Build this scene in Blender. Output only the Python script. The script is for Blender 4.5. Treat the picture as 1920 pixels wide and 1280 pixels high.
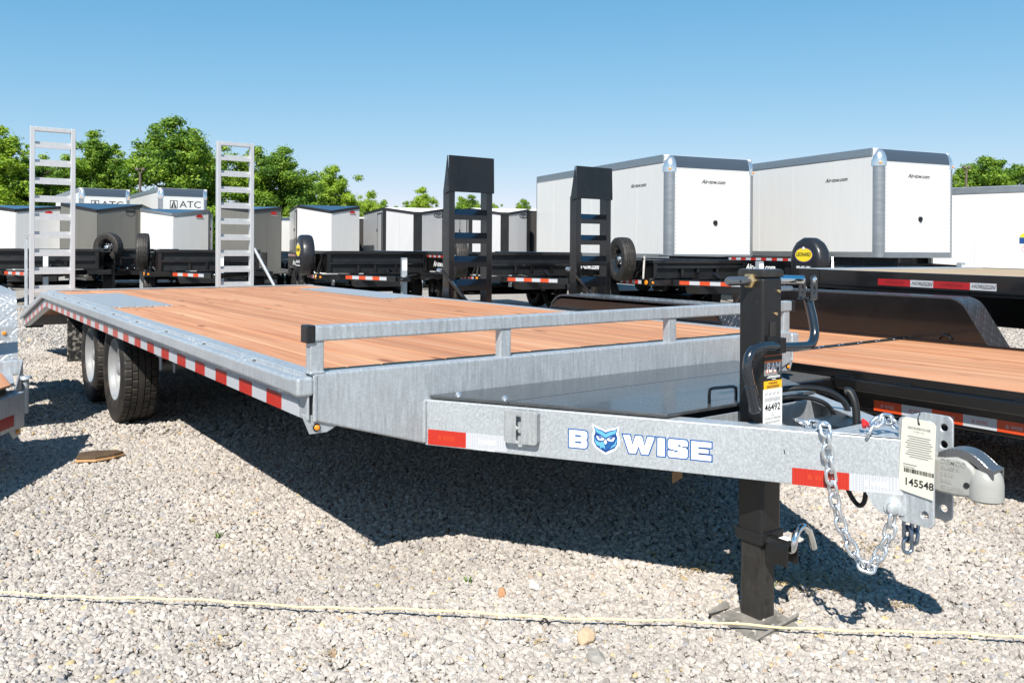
import bpy, bmesh, math, random
from mathutils import Vector, Matrix, Quaternion, noise
from mathutils.geometry import tessellate_polygon
R = math.radians
PI = math.pi
random.seed(7)
scn = bpy.context.scene
col = scn.collection
for o in list(bpy.data.objects):
    bpy.data.objects.remove(o)

# ------------------------------------------------------------------ camera, sky, sun, exposure
CAM = Vector((-1.0612, -2.6572, 1.2319))
YAW, ROLL, FPX, PPY = 0.63208, 0.00634, 1557.53, 465.6
F_ = Vector((math.sin(YAW), math.cos(YAW), 0.0004)).normalized()
R0 = Vector((math.cos(YAW), -math.sin(YAW), 0))
U0 = R0.cross(F_)
R_ = R0 * math.cos(ROLL) + U0 * math.sin(ROLL)
U_ = R0 * -math.sin(ROLL) + U0 * math.cos(ROLL)
cam_d = bpy.data.cameras.new('camera')
cam_d.sensor_width = 36
cam_d.lens = FPX / 1920 * 36
cam_d.shift_y = -(640 - PPY) / 1920
cam_d.clip_start = 0.05
cam_d.clip_end = 3000
cam = bpy.data.objects.new('camera', cam_d)
col.objects.link(cam)
M = Matrix((R_, U_, -F_)).transposed().to_4x4()
M.translation = CAM
cam.matrix_world = M
scn.camera = cam

SUN_DIR = Vector((0.49, 0.44, -0.645)).normalized()      # the way the light travels
to_sun = -SUN_DIR
world = bpy.data.worlds.new('World')
scn.world = world
world.use_nodes = True
nt = world.node_tree
nt.nodes.clear()
sky = nt.nodes.new('ShaderNodeTexSky')
sky.sky_type = 'NISHITA'
sky.sun_disc = False
sky.sun_elevation = math.asin(to_sun.z)
sky.sun_rotation = math.atan2(to_sun.x, to_sun.y)
sky.altitude = 0
sky.air_density = 0.6
sky.dust_density = 0.0
sky.ozone_density = 4.0
bg = nt.nodes.new('ShaderNodeBackground')
bg.inputs[1].default_value = 0.15
out = nt.nodes.new('ShaderNodeOutputWorld')
# the clear, evenly pale sky of the photograph: the whole sky's range is compressed, c / (1 + k c), and tinted a little
vm = lambda op, **k: (lambda q: (setattr(q, 'operation', op), q)[1])(nt.nodes.new('ShaderNodeVectorMath'))
den = vm('MULTIPLY_ADD'); den.inputs[1].default_value = (0.09, 0.26, 0.40); den.inputs[2].default_value = (1, 1, 1)
dv = vm('DIVIDE'); tn = vm('MULTIPLY'); tn.inputs[1].default_value = (0.87, 1.20, 1.72)
sb = vm('SUBTRACT'); sb.inputs[1].default_value = (0.35, 0, 0); mxm = vm('MAXIMUM'); mxm.inputs[1].default_value = (0.15, 0.15, 0.15)
nt.links.new(sky.outputs[0], sb.inputs[0]); nt.links.new(sb.outputs[0], mxm.inputs[0])
nt.links.new(mxm.outputs[0], den.inputs[0]); nt.links.new(mxm.outputs[0], dv.inputs[0]); nt.links.new(den.outputs[0], dv.inputs[1])
nt.links.new(dv.outputs[0], tn.inputs[0]); nt.links.new(tn.outputs[0], bg.inputs[0])
nt.links.new(bg.outputs[0], out.inputs[0])

sun_d = bpy.data.lights.new('sun', 'SUN')
sun_d.energy = 4.9
sun_d.angle = R(0.55)
sun_d.color = (1.0, 0.95, 0.87)
sun = bpy.data.objects.new('sun', sun_d)
sun.rotation_euler = SUN_DIR.to_track_quat('-Z', 'Y').to_euler()
sun.location = (-20, -20, 30)
col.objects.link(sun)
scn.view_settings.view_transform = 'Standard'
scn.view_settings.look = 'None'
scn.view_settings.gamma = 1
scn.view_settings.use_curve_mapping = False
scn.view_settings.exposure = 0.92
scn.cycles.max_bounces = 6

# ------------------------------------------------------------------ mesh helpers
class MB:
    """collects geometry that ends up as ONE mesh object"""
    def __init__(s):
        s.v = []; s.f = []; s.mi = []
        s.cur = 0
    def add(s, vs, fs):
        n = len(s.v)
        s.v += [tuple(v) for v in vs]
        s.f += [tuple(i + n for i in f) for f in fs]
        s.mi += [s.cur] * len(fs)
        return s
    def hexa(s, c):                      # 8 corners: bottom ring 0-3 ccw, top ring 4-7
        return s.add(c, [(3, 2, 1, 0), (4, 5, 6, 7), (0, 1, 5, 4), (1, 2, 6, 5), (2, 3, 7, 6), (3, 0, 4, 7)])
    def box(s, x0, y0, z0, x1, y1, z1):
        x0, x1 = sorted((x0, x1)); y0, y1 = sorted((y0, y1)); z0, z1 = sorted((z0, z1))
        return s.hexa([(x0, y0, z0), (x1, y0, z0), (x1, y1, z0), (x0, y1, z0),
                       (x0, y0, z1), (x1, y0, z1), (x1, y1, z1), (x0, y1, z1)])
    def bar(s, a, b, w, h, up=(0, 0, 1)):  # rectangular bar from a to b
        a = Vector(a); b = Vector(b); d = (b - a).normalized()
        sd = d.cross(Vector(up)).normalized(); u = sd.cross(d)
        sd = sd * w / 2; u = u * h / 2
        return s.hexa([a - sd - u, a + sd - u, b + sd - u, b - sd - u, a - sd + u, a + sd + u, b + sd + u, b - sd + u])
    def prism(s, pts, axis, a0, a1, holes=()):
        """extrude a 2-D outline (with holes) along an axis; pts in the other two axes in xyz order"""
        def P(p, a):
            q = list(p); q.insert('xyz'.index(axis), a); return q
        loops = [list(pts)] + [list(h) for h in holes]
        flat = [p for l in loops for p in l]
        n = len(flat)
        if holes:
            tris = tessellate_polygon([[Vector((p[0], p[1], 0)) for p in l] for l in loops])
            caps = [tuple(t) for t in tris]
        else:
            caps = [tuple(range(n))]
        fs = [c for c in caps] + [tuple(i + n for i in reversed(c)) for c in caps]
        o = 0
        for l in loops:
            k = len(l)
            for i in range(k):
                j = (i + 1) % k
                fs.append((o + i, o + j, o + j + n, o + i + n))
            o += k
        return s.add([P(p, a0) for p in flat] + [P(p, a1) for p in flat], fs)
    def plate(s, origin, u, v, pts, t, holes=()):
        """flat plate: outline in (u,v) coordinates, thickness t along u x v"""
        m = MB(); m.prism(pts, 'z', 0, t, holes)
        o = Vector(origin); u = Vector(u); v = Vector(v); w = u.cross(v)
        return s.add([o + u * p[0] + v * p[1] + w * p[2] for p in m.v], m.f)
    def tube(s, path, r, n=8, closed=False, sx=1.0):
        path = [Vector(p) for p in path]
        k = len(path)
        rings = []
        prev = None
        for i, p in enumerate(path):
            if closed:
                d = path[(i + 1) % k] - path[i - 1]
            else:
                d = path[min(i + 1, k - 1)] - path[max(i - 1, 0)]
            d.normalize()
            if prev is None:
                ref = Vector((0, 0, 1)) if abs(d.z) < 0.9 else Vector((1, 0, 0))
                a = d.cross(ref).normalized()
            else:
                a = (prev - d * prev.dot(d)).normalized()
            prev = a
            b = d.cross(a)
            rr = r[i] if isinstance(r, (list, tuple)) else r
            rings.append([p + (a * math.cos(t) * sx + b * math.sin(t)) * rr for t in [2 * PI * j / n for j in range(n)]])
        vs = [q for ring in rings for q in ring]
        fs = []
        for i in range(k if closed else k - 1):
            i2 = (i + 1) % k
            for j in range(n):
                j2 = (j + 1) % n
                fs.append((i * n + j, i * n + j2, i2 * n + j2, i2 * n + j))
        if not closed:
            fs.append(tuple(reversed(range(n)))); fs.append(tuple(range((k - 1) * n, k * n)))
        return s.add(vs, fs)
    def lathe(s, prof, center=(0, 0, 0), axis='x', n=32, closed=False, rfun=None, caps=True):
        """prof: (distance along axis, radius)"""
        c = Vector(center); k = len(prof)
        vs = []
        for (h, r) in prof:
            for j in range(n):
                t = 2 * PI * j / n
                rr = r if rfun is None else rfun(h, r, j)
                a, b = rr * math.cos(t), rr * math.sin(t)
                q = {'x': (h, a, b), 'y': (b, h, a), 'z': (a, b, h)}[axis]
                vs.append(c + Vector(q))
        fs = []
        for i in range(k if closed else k - 1):
            i2 = (i + 1) % k
            for j in range(n):
                j2 = (j + 1) % n
                fs.append((i * n + j, i * n + j2, i2 * n + j2, i2 * n + j))
        if not closed and caps:
            if prof[0][1] > 1e-6: fs.append(tuple(reversed(range(n))))
            if prof[-1][1] > 1e-6: fs.append(tuple(range((k - 1) * n, k * n)))
        return s.add(vs, fs)
    def cyl(s, a, b, r, n=12):
        return s.tube([a, b], r, n)
    def xf(s, m):
        s.v = [tuple(m @ Vector(v)) for v in s.v]
        return s
    def mesh(s, name, mats, smooth=False, angle=35):
        me = bpy.data.meshes.new(name)
        me.from_pydata(s.v, [], s.f)
        if not isinstance(mats, (list, tuple)): mats = [mats]
        for m in mats: me.materials.append(m)
        if len(mats) > 1: me.polygons.foreach_set('material_index', s.mi)
        bm = bmesh.new(); bm.from_mesh(me)
        bmesh.ops.recalc_face_normals(bm, faces=bm.faces)
        bm.to_mesh(me); bm.free()
        if smooth:
            me.polygons.foreach_set('use_smooth', [True] * len(me.polygons))
            me.set_sharp_from_angle(angle=R(angle))
        me.update()
        return me
    def build(s, name, mats, parent=None, smooth=False, bevel=0, angle=35, seg=2):
        return put(name, s.mesh(name, mats, smooth, angle), parent, bevel, seg)

def put(name, me, parent=None, bevel=0, seg=2, loc=None):
    o = bpy.data.objects.new(name, me)
    col.objects.link(o)
    if parent: o.parent = parent
    if loc: o.location = loc
    if bevel:
        b = o.modifiers.new('bevel', 'BEVEL'); b.width = bevel; b.segments = seg
        b.limit_method = 'ANGLE'; b.angle_limit = R(40); b.harden_normals = False
    return o

def empty(name, loc=(0, 0, 0), rz=0, rx=0):
    o = bpy.data.objects.new(name, None)
    o.empty_display_size = 0.2
    col.objects.link(o)
    o.location = loc
    o.rotation_euler = (rx, 0, rz)
    return o

def tag(o, label, cat, group=None):
    o['label'] = label; o['category'] = cat
    if group: o['group'] = group
    return o

def kids(o):
    return list(o.children)

def copy_tree(o, parent=None):
    c = o.copy(); col.objects.link(c)
    if parent: c.parent = parent
    for ch in kids(o): copy_tree(ch, c)
    return c

def arc(cx, cy, r, a0, a1, n):
    return [(cx + r * math.cos(R(a0 + (a1 - a0) * i / n)), cy + r * math.sin(R(a0 + (a1 - a0) * i / n))) for i in range(n + 1)]

def rrect(x0, y0, x1, y1, r, n=4):
    return (arc(x1 - r, y0 + r, r, -90, 0, n) + arc(x1 - r, y1 - r, r, 0, 90, n) +
            arc(x0 + r, y1 - r, r, 90, 180, n) + arc(x0 + r, y0 + r, r, 180, 270, n))

def circ(cx, cy, r, n=14, ry=None):
    return [(cx + r * math.cos(2 * PI * i / n), cy + (ry or r) * math.sin(2 * PI * i / n)) for i in range(n)]

def offset_poly(pts, d):
    """move every edge outward by d (counter-clockwise outline)"""
    n = len(pts); res = []
    for i in range(n):
        p0, p1, p2 = Vector(pts[i - 1]), Vector(pts[i]), Vector(pts[(i + 1) % n])
        e1 = (p1 - p0).normalized(); e2 = (p2 - p1).normalized()
        n1 = Vector((e1.y, -e1.x)); n2 = Vector((e2.y, -e2.x))
        b = n1 + n2
        k = max(0.35, b.length_squared / 2)
        b = b / k
        res.append((p1.x + b.x * d, p1.y + b.y * d))
    return res

def text_mesh(s, size, bold=0.0, shear=0.0, align='CENTER', space=1.0):
    cu = bpy.data.curves.new('t', 'FONT')
    cu.body = s; cu.size = size; cu.offset = bold; cu.shear = shear
    cu.align_x = align; cu.align_y = 'CENTER'; cu.space_character = space
    cu.resolution_u = 3
    ob = bpy.data.objects.new('t', cu); col.objects.link(ob)
    dg = bpy.context.evaluated_depsgraph_get(); dg.update()
    me = bpy.data.meshes.new_from_object(ob.evaluated_get(dg))
    bpy.data.objects.remove(ob); bpy.data.curves.remove(cu)
    vs = [tuple(v.co) for v in me.vertices]; fs = [tuple(p.vertices) for p in me.polygons]
    bpy.data.meshes.remove(me)
    return vs, fs

def add_text(mb, s, size, origin, u, v, bold=0.0, shear=0.0, align='CENTER', space=1.0, sx=1.0):
    """letters lie in the plane spanned by u (reading direction) and v (up)"""
    vs, fs = text_mesh(s, size, bold, shear, align, space)
    o = Vector(origin); u = Vector(u).normalized(); v = Vector(v).normalized()
    mb.add([o + u * (p[0] * sx) + v * p[1] for p in vs], fs)
    return mb

# ------------------------------------------------------------------ materials
MATS = {}
def pmat(name, base, rough=0.5, metal=0.0, var=0.0, vscale=(6, 6, 6), bump=0.0, bscale=80, coat=0.0, spec=0.5,
         tint=None, tint_amt=0.5, tscale=(3, 3, 3), rvar=0.0, obj_var=0.0):
    m = bpy.data.materials.new(name); m.use_nodes = True
    n = m.node_tree.nodes; l = m.node_tree.links
    p = n['Principled BSDF']
    p.inputs['Base Color'].default_value = (*base, 1)
    p.inputs['Roughness'].default_value = rough
    p.inputs['Metallic'].default_value = metal
    p.inputs['Specular IOR Level'].default_value = spec
    if coat:
        p.inputs['Coat Weight'].default_value = coat; p.inputs['Coat Roughness'].default_value = 0.06
    tc = n.new('ShaderNodeTexCoord')
    def mapped(sc):
        mp = n.new('ShaderNodeMapping'); mp.inputs['Scale'].default_value = sc
        l.new(tc.outputs['Object'], mp.inputs[0]); return mp.outputs[0]
    colsock = None
    if var or tint or obj_var:
        if var:
            nz = n.new('ShaderNodeTexNoise'); nz.inputs['Scale'].default_value = 1; nz.inputs['Detail'].default_value = 5
            nz.inputs['Roughness'].default_value = 0.62
            l.new(mapped(vscale), nz.inputs[0])
            mr = n.new('ShaderNodeMapRange')
            mr.inputs[1].default_value = 0.25; mr.inputs[2].default_value = 0.75
            mr.inputs[3].default_value = 1 - var; mr.inputs[4].default_value = 1 + var
            l.new(nz.outputs[0], mr.inputs[0])
            val = mr.outputs[0]
            if rvar:
                mr2 = n.new('ShaderNodeMapRange')
                mr2.inputs[1].default_value = 0.25; mr2.inputs[2].default_value = 0.75
                mr2.inputs[3].default_value = max(0.03, rough - rvar); mr2.inputs[4].default_value = rough + rvar
                l.new(nz.outputs[0], mr2.inputs[0]); l.new(mr2.outputs[0], p.inputs['Roughness'])
        hsv = n.new('ShaderNodeHueSaturation'); hsv.inputs['Color'].default_value = (*base, 1)
        if var: l.new(val, hsv.inputs['Value'])
        colsock = hsv.outputs[0]
        if tint:
            nz2 = n.new('ShaderNodeTexNoise'); nz2.inputs['Scale'].default_value = 1; nz2.inputs['Detail'].default_value = 4
            l.new(mapped(tscale), nz2.inputs[0])
            rp = n.new('ShaderNodeMapRange'); rp.inputs[1].default_value = 0.5; rp.inputs[2].default_value = 0.72
            rp.inputs[4].default_value = tint_amt
            l.new(nz2.outputs[0], rp.inputs[0])
            mx = n.new('ShaderNodeMix'); mx.data_type = 'RGBA'
            l.new(rp.outputs[0], mx.inputs[0]); l.new(colsock, mx.inputs[6]); mx.inputs[7].default_value = (*tint, 1)
            colsock = mx.outputs[2]
        l.new(colsock, p.inputs['Base Color'])
    if bump:
        nb = n.new('ShaderNodeTexNoise'); nb.inputs['Scale'].default_value = bscale; nb.inputs['Detail'].default_value = 4
        l.new(tc.outputs['Object'], nb.inputs[0])
        b = n.new('ShaderNodeBump'); b.inputs['Strength'].default_value = bump; b.inputs['Distance'].default_value = 0.004
        l.new(nb.outputs[0], b.inputs['Height']); l.new(b.outputs[0], p.inputs['Normal'])
    MATS[name] = m
    return m

def galv_material(name, base, metal=0.55, rough=0.42, drips=(85, 85, 9), amp=0.14):
    """hot dip galvanised steel: crystals, drips down the face, dull patches"""
    m = bpy.data.materials.new(name); m.use_nodes = True
    n = m.node_tree.nodes; l = m.node_tree.links; p = n['Principled BSDF']
    tc = n.new('ShaderNodeTexCoord')
    def mp(sc):
        q = n.new('ShaderNodeMapping'); q.inputs['Scale'].default_value = sc; l.new(tc.outputs['Object'], q.inputs[0]); return q.outputs[0]
    vor = n.new('ShaderNodeTexVoronoi'); vor.inputs['Scale'].default_value = 150; l.new(tc.outputs['Object'], vor.inputs['Vector'])
    drip = n.new('ShaderNodeTexNoise'); drip.inputs['Scale'].default_value = 1; drip.inputs['Detail'].default_value = 6
    l.new(mp(drips), drip.inputs[0])
    big = n.new('ShaderNodeTexNoise'); big.inputs['Scale'].default_value = 3.1; big.inputs['Detail'].default_value = 5
    l.new(tc.outputs['Object'], big.inputs[0])
    sep = n.new('ShaderNodeSeparateColor'); l.new(vor.outputs['Color'], sep.inputs[0])
    def rng(s, a, b, lo, hi):
        q = n.new('ShaderNodeMapRange'); q.inputs[1].default_value = a; q.inputs[2].default_value = b
        q.inputs[3].default_value = lo; q.inputs[4].default_value = hi; l.new(s, q.inputs[0]); return q.outputs[0]
    def mul(a, b):
        q = n.new('ShaderNodeMath'); q.operation = 'MULTIPLY'; l.new(a, q.inputs[0]); l.new(b, q.inputs[1]); return q.outputs[0]
    v = mul(mul(rng(sep.outputs[0], 0, 1, 0.93, 1.07), rng(drip.outputs[0], 0.32, 0.68, 1 - amp, 1 + amp * 0.9)), rng(big.outputs[0], 0.3, 0.7, 0.92, 1.07))
    hsv = n.new('ShaderNodeHueSaturation'); hsv.inputs['Color'].default_value = (*base, 1); l.new(v, hsv.inputs['Value'])
    l.new(hsv.outputs[0], p.inputs['Base Color'])
    p.inputs['Metallic'].default_value = metal
    l.new(rng(drip.outputs[0], 0.3, 0.7, rough - 0.07, rough + 0.1), p.inputs['Roughness'])
    nb = n.new('ShaderNodeTexNoise'); nb.inputs['Scale'].default_value = 55; nb.inputs['Detail'].default_value = 3; l.new(tc.outputs['Object'], nb.inputs[0])
    b = n.new('ShaderNodeBump'); b.inputs['Strength'].default_value = 0.12; b.inputs['Distance'].default_value = 0.004
    l.new(nb.outputs[0], b.inputs['Height']); l.new(b.outputs[0], p.inputs['Normal'])
    return m

def wood_material(name, c_dark, c_mid, c_light):
    m = bpy.data.materials.new(name); m.use_nodes = True
    n = m.node_tree.nodes; l = m.node_tree.links; p = n['Principled BSDF']
    tc = n.new('ShaderNodeTexCoord'); oi = n.new('ShaderNodeObjectInfo')
    sc = n.new('ShaderNodeVectorMath'); sc.operation = 'SCALE'
    comb = n.new('ShaderNodeCombineXYZ')
    for i in range(3): l.new(oi.outputs['Random'], comb.inputs[i])
    l.new(comb.outputs[0], sc.inputs[0]); sc.inputs['Scale'].default_value = 37.0
    add = n.new('ShaderNodeVectorMath'); l.new(tc.outputs['Object'], add.inputs[0]); l.new(sc.outputs[0], add.inputs[1])
    def mp(s):
        q = n.new('ShaderNodeMapping'); q.inputs['Scale'].default_value = s; l.new(add.outputs[0], q.inputs[0]); return q.outputs[0]
    grain = n.new('ShaderNodeTexNoise'); grain.inputs['Scale'].default_value = 1; grain.inputs['Detail'].default_value = 6; grain.inputs['Distortion'].default_value = 0.6
    l.new(mp((24, 0.9, 24)), grain.inputs[0])
    warp = n.new('ShaderNodeTexNoise'); warp.inputs['Scale'].default_value = 1; warp.inputs['Detail'].default_value = 2
    l.new(mp((7, 0.55, 7)), warp.inputs[0])
    mr = n.new('ShaderNodeMath'); mr.operation = 'MULTIPLY_ADD'; mr.inputs[1].default_value = 0.62
    mr2 = n.new('ShaderNodeMath'); mr2.operation = 'MULTIPLY'; mr2.inputs[1].default_value = 0.5
    l.new(warp.outputs[0], mr2.inputs[0]); l.new(grain.outputs[0], mr.inputs[0]); l.new(mr2.outputs[0], mr.inputs[2])
    rp = n.new('ShaderNodeValToRGB'); e = rp.color_ramp.elements
    e[0].position = 0.36; e[0].color = (*c_dark, 1); e[1].position = 0.76; e[1].color = (*c_light, 1)
    k = e.new(0.55); k.color = (*c_mid, 1)
    l.new(mr.outputs[0], rp.inputs[0])
    # knots
    vor = n.new('ShaderNodeTexVoronoi'); vor.inputs['Scale'].default_value = 1; vor.feature = 'F1'
    l.new(mp((6.5, 1.9, 6.5)), vor.inputs['Vector'])
    kr = n.new('ShaderNodeMapRange'); kr.inputs[1].default_value = 0.07; kr.inputs[2].default_value = 0.16; kr.inputs[3].default_value = 0.85; kr.inputs[4].default_value = 0
    l.new(vor.outputs['Distance'], kr.inputs[0])
    mx = n.new('ShaderNodeMix'); mx.data_type = 'RGBA'; l.new(kr.outputs[0], mx.inputs[0]); l.new(rp.outputs[0], mx.inputs[6])
    mx.inputs[7].default_value = (c_dark[0] * 0.45, c_dark[1] * 0.4, c_dark[2] * 0.4, 1)
    hsv = n.new('ShaderNodeHueSaturation'); l.new(mx.outputs[2], hsv.inputs['Color'])
    vr = n.new('ShaderNodeMapRange'); vr.inputs[3].default_value = 0.90; vr.inputs[4].default_value = 1.09
    l.new(oi.outputs['Random'], vr.inputs[0]); l.new(vr.outputs[0], hsv.inputs['Value'])
    l.new(hsv.outputs[0], p.inputs['Base Color'])
    p.inputs['Roughness'].default_value = 0.62; p.inputs['Specular IOR Level'].default_value = 0.35
    b = n.new('ShaderNodeBump'); b.inputs['Strength'].default_value = 0.25; b.inputs['Distance'].default_value = 0.003
    l.new(grain.outputs[0], b.inputs['Height']); l.new(b.outputs[0], p.inputs['Normal'])
    return m

def tread_material(name, base, metal, rough, scale=24, strength=0.9):
    """raised lozenge tread plate"""
    m = bpy.data.materials.new(name); m.use_nodes = True
    n = m.node_tree.nodes; l = m.node_tree.links; p = n['Principled BSDF']
    p.inputs['Base Color'].default_value = (*base, 1); p.inputs['Metallic'].default_value = metal; p.inputs['Roughness'].default_value = rough
    tc = n.new('ShaderNodeTexCoord')
    def bars(rot, off):
        mp = n.new('ShaderNodeMapping'); mp.inputs['Rotation'].default_value = (0, 0, R(rot)); mp.inputs['Location'].default_value = (off, off, 0)
        m2_ = n.new('ShaderNodeMapping'); m2_.inputs['Scale'].default_value = (scale * 1.5, scale * 0.52, scale)
        cmb = n.new('ShaderNodeSeparateXYZ'); l.new(tc.outputs['Object'], cmb.inputs[0])
        s = n.new('ShaderNodeMath'); s.operation = 'ADD'; l.new(cmb.outputs[1], s.inputs[0]); l.new(cmb.outputs[2], s.inputs[1])
        c2 = n.new('ShaderNodeCombineXYZ'); l.new(cmb.outputs[0], c2.inputs[0]); l.new(s.outputs[0], c2.inputs[1])
        l.new(c2.outputs[0], mp.inputs[0])
        v = n.new('ShaderNodeTexVoronoi'); v.inputs['Scale'].default_value = 1; v.inputs['Randomness'].default_value = 0; v.voronoi_dimensions = '2D'
        l.new(mp.outputs[0], m2_.inputs[0]); l.new(m2_.outputs[0], v.inputs['Vector'])
        r = n.new('ShaderNodeMapRange'); r.inputs[1].default_value = 0.25; r.inputs[2].default_value = 0.40; r.inputs[3].default_value = 1; r.inputs[4].default_value = 0
        l.new(v.outputs['Distance'], r.inputs[0]); return r.outputs[0]
    a = bars(45, 0); b_ = bars(-45, 0.5)
    mx = n.new('ShaderNodeMath'); mx.operation = 'MAXIMUM'; l.new(a, mx.inputs[0]); l.new(b_, mx.inputs[1])
    b = n.new('ShaderNodeBump'); b.inputs['Strength'].default_value = strength; b.inputs['Distance'].default_value = 0.010
    l.new(mx.outputs[0], b.inputs['Height']); l.new(b.outputs[0], p.inputs['Normal'])
    return m

def tape_material(name, base, dots=True):
    """retro-reflective sheeting with its fine honeycomb"""
    m = bpy.data.materials.new(name); m.use_nodes = True
    n = m.node_tree.nodes; l = m.node_tree.links; p = n['Principled BSDF']
    tc = n.new('ShaderNodeTexCoord')
    v = n.new('ShaderNodeTexVoronoi'); v.inputs['Scale'].default_value = 210; v.inputs['Randomness'].default_value = 0.0
    l.new(tc.outputs['Object'], v.inputs['Vector'])
    r = n.new('ShaderNodeMapRange'); r.inputs[1].default_value = 0.3; r.inputs[2].default_value = 0.6; r.inputs[3].default_value = 1.0; r.inputs[4].default_value = 0.72
    l.new(v.outputs['Distance'], r.inputs[0])
    h = n.new('ShaderNodeHueSaturation'); h.inputs['Color'].default_value = (*base, 1); l.new(r.outputs[0], h.inputs['Value'])
    l.new(h.outputs[0], p.inputs['Base Color'])
    p.inputs['Roughness'].default_value = 0.35; p.inputs['Coat Weight'].default_value = 0.4; p.inputs['Coat Roughness'].default_value = 0.1
    return m

GALV = galv_material('galvanised_steel', (0.44, 0.468, 0.492))
GALV_FINE = galv_material('galvanised_tube', (0.44, 0.468, 0.492), drips=(150, 150, 110), amp=0.10)
GALV_DULL = galv_material('weathered_galvanised', (0.33, 0.345, 0.355), 0.45, 0.5)
ALU = pmat('aluminium_ramp', (0.56, 0.565, 0.57), 0.42, 0.55, var=0.08, vscale=(20, 20, 3), bump=0.05)
BLACK = pmat('black_gloss_paint', (0.0042, 0.0042, 0.0048), 0.22, 0, var=0.25, vscale=(4, 4, 4), rvar=0.07, coat=0.5, bump=0.03, bscale=160)
BLACK_SATIN = pmat('black_satin_paint', (0.0075, 0.0075, 0.008), 0.38, 0, var=0.3, vscale=(9, 9, 3), rvar=0.1, bump=0.04, bscale=120)
BLACK_WORN = pmat('worn_black_steel', (0.030, 0.028, 0.026), 0.38, 0.3, var=0.35, vscale=(40, 40, 8), rvar=0.12, tint=(0.06, 0.055, 0.05), tint_amt=0.3, tscale=(40, 40, 40), bump=0.08)
NAVY = pmat('crank_dark_paint', (0.010, 0.014, 0.020), 0.18, 0, coat=0.8)
ZINC = pmat('zinc_plated', (0.72, 0.75, 0.78), 0.24, 0.9, var=0.12, vscale=(50, 50, 50), bump=0.06, bscale=300)
BLUE_ZINC = pmat('dark_zinc', (0.30, 0.36, 0.44), 0.3, 0.9, var=0.2, vscale=(40, 40, 40))
CHROME = pmat('bright_zinc', (0.80, 0.82, 0.84), 0.12, 1.0)
LID = pmat('lid_grey_gloss', (0.060, 0.064, 0.068), 0.27, 0.25, var=0.2, vscale=(30, 5, 5), rvar=0.05, coat=0.25)
WOOD = wood_material('stained_planks', (0.345, 0.138, 0.062), (0.43, 0.203, 0.102), (0.49, 0.275, 0.158))
WOOD_PALE = wood_material('pale_planks', (0.25, 0.17, 0.095), (0.34, 0.25, 0.15), (0.42, 0.33, 0.22))
BARK = pmat('bark_board', (0.075, 0.045, 0.022), 0.8, 0, var=0.4, vscale=(60, 8, 60), bump=0.4, bscale=60)
CUTWOOD = pmat('cut_wood', (0.42, 0.24, 0.11), 0.7, 0, var=0.25, vscale=(60, 8, 60))
RUBBER = pmat('tyre_rubber', (0.013, 0.011, 0.0095), 0.62, 0, var=0.25, vscale=(30, 30, 30), tint=(0.09, 0.066, 0.045), tint_amt=0.35, tscale=(14, 14, 14), bump=0.1, bscale=150)
FLAP = pmat('dusty_mud_flap', (0.012, 0.012, 0.012), 0.55, 0, tint=(0.30, 0.28, 0.25), tint_amt=0.9, tscale=(38, 38, 38), bump=0.2, bscale=30)
VINYL = pmat('black_vinyl', (0.014, 0.014, 0.016), 0.35, 0, bump=0.5, bscale=12)
RIM = pmat('silver_rim', (0.44, 0.45, 0.46), 0.34, 0.55, var=0.08, vscale=(20, 20, 20))
RIM_BLACK = pmat('black_rim', (0.012, 0.012, 0.013), 0.2, 0, coat=0.6)
RED_TAPE = tape_material('red_reflective', (0.42, 0.018, 0.007))
WHITE_TAPE = tape_material('white_reflective', (0.44, 0.455, 0.49))
ORANGE_TAPE = tape_material('orange_red_reflective', (0.56, 0.06, 0.012))
DEEP_RED = tape_material('deep_red_reflective', (0.34, 0.008, 0.012))
AMBER = pmat('amber_lens', (0.75, 0.24, 0.01), 0.15, 0, coat=0.8)
RED_LENS = pmat('red_lens', (0.45, 0.01, 0.01), 0.15, 0, coat=0.8)
WHITE_P = pmat('white_panel', (0.53, 0.53, 0.525), 0.32, 0, var=0.03, vscale=(6, 6, 0.8), rvar=0.05, bump=0.02, bscale=4)
TAUPE = pmat('taupe_panel', (0.11, 0.107, 0.095), 0.3, 0, var=0.06, vscale=(4, 4, 1), coat=0.3)
SILVER_P = pmat('silver_panel', (0.46, 0.46, 0.47), 0.36, 0.25, var=0.05, vscale=(5, 5, 1))
CHARCOAL = pmat('charcoal_panel', (0.045, 0.043, 0.042), 0.32, 0, var=0.2, vscale=(2, 2, 1), bump=0.25, bscale=3)
BLACK_TRIM = pmat('black_trim', (0.012, 0.012, 0.013), 0.35, 0)
ALU_TRIM = pmat('aluminium_trim', (0.30, 0.32, 0.34), 0.34, 0.75, var=0.1, vscale=(3, 3, 12), rvar=0.08)
ALU_BRIGHT = pmat('polished_cap', (0.72, 0.73, 0.74), 0.2, 0.85, var=0.12, vscale=(10, 10, 10))
ROOF_DARK = pmat('dark_roof_sheet', (0.035, 0.05, 0.075), 0.22, 0.2, coat=0.4)
ROOF_WHITE = pmat('white_roof_sheet', (0.75, 0.75, 0.74), 0.4)
TREAD_G = tread_material('galvanised_tread_plate', (0.42, 0.435, 0.45), 0.5, 0.42, strength=0.35)
TREAD_F = tread_material('galvanised_fender_plate', (0.40, 0.415, 0.43), 0.5, 0.42, scale=20, strength=0.28)
TREAD_B = tread_material('black_tread_plate', (0.05, 0.053, 0.06), 0.35, 0.27, scale=22)
CAST = pmat('grey_cast_primer', (0.265, 0.265, 0.25), 0.42, 0, var=0.06, vscale=(20, 20, 20), bump=0.12, bscale=220)
LATCH = pmat('latch_steel', (0.20, 0.205, 0.215), 0.3, 0.8)
BRASS = pmat('yellow_zinc', (0.52, 0.38, 0.20), 0.35, 0.8)
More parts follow.
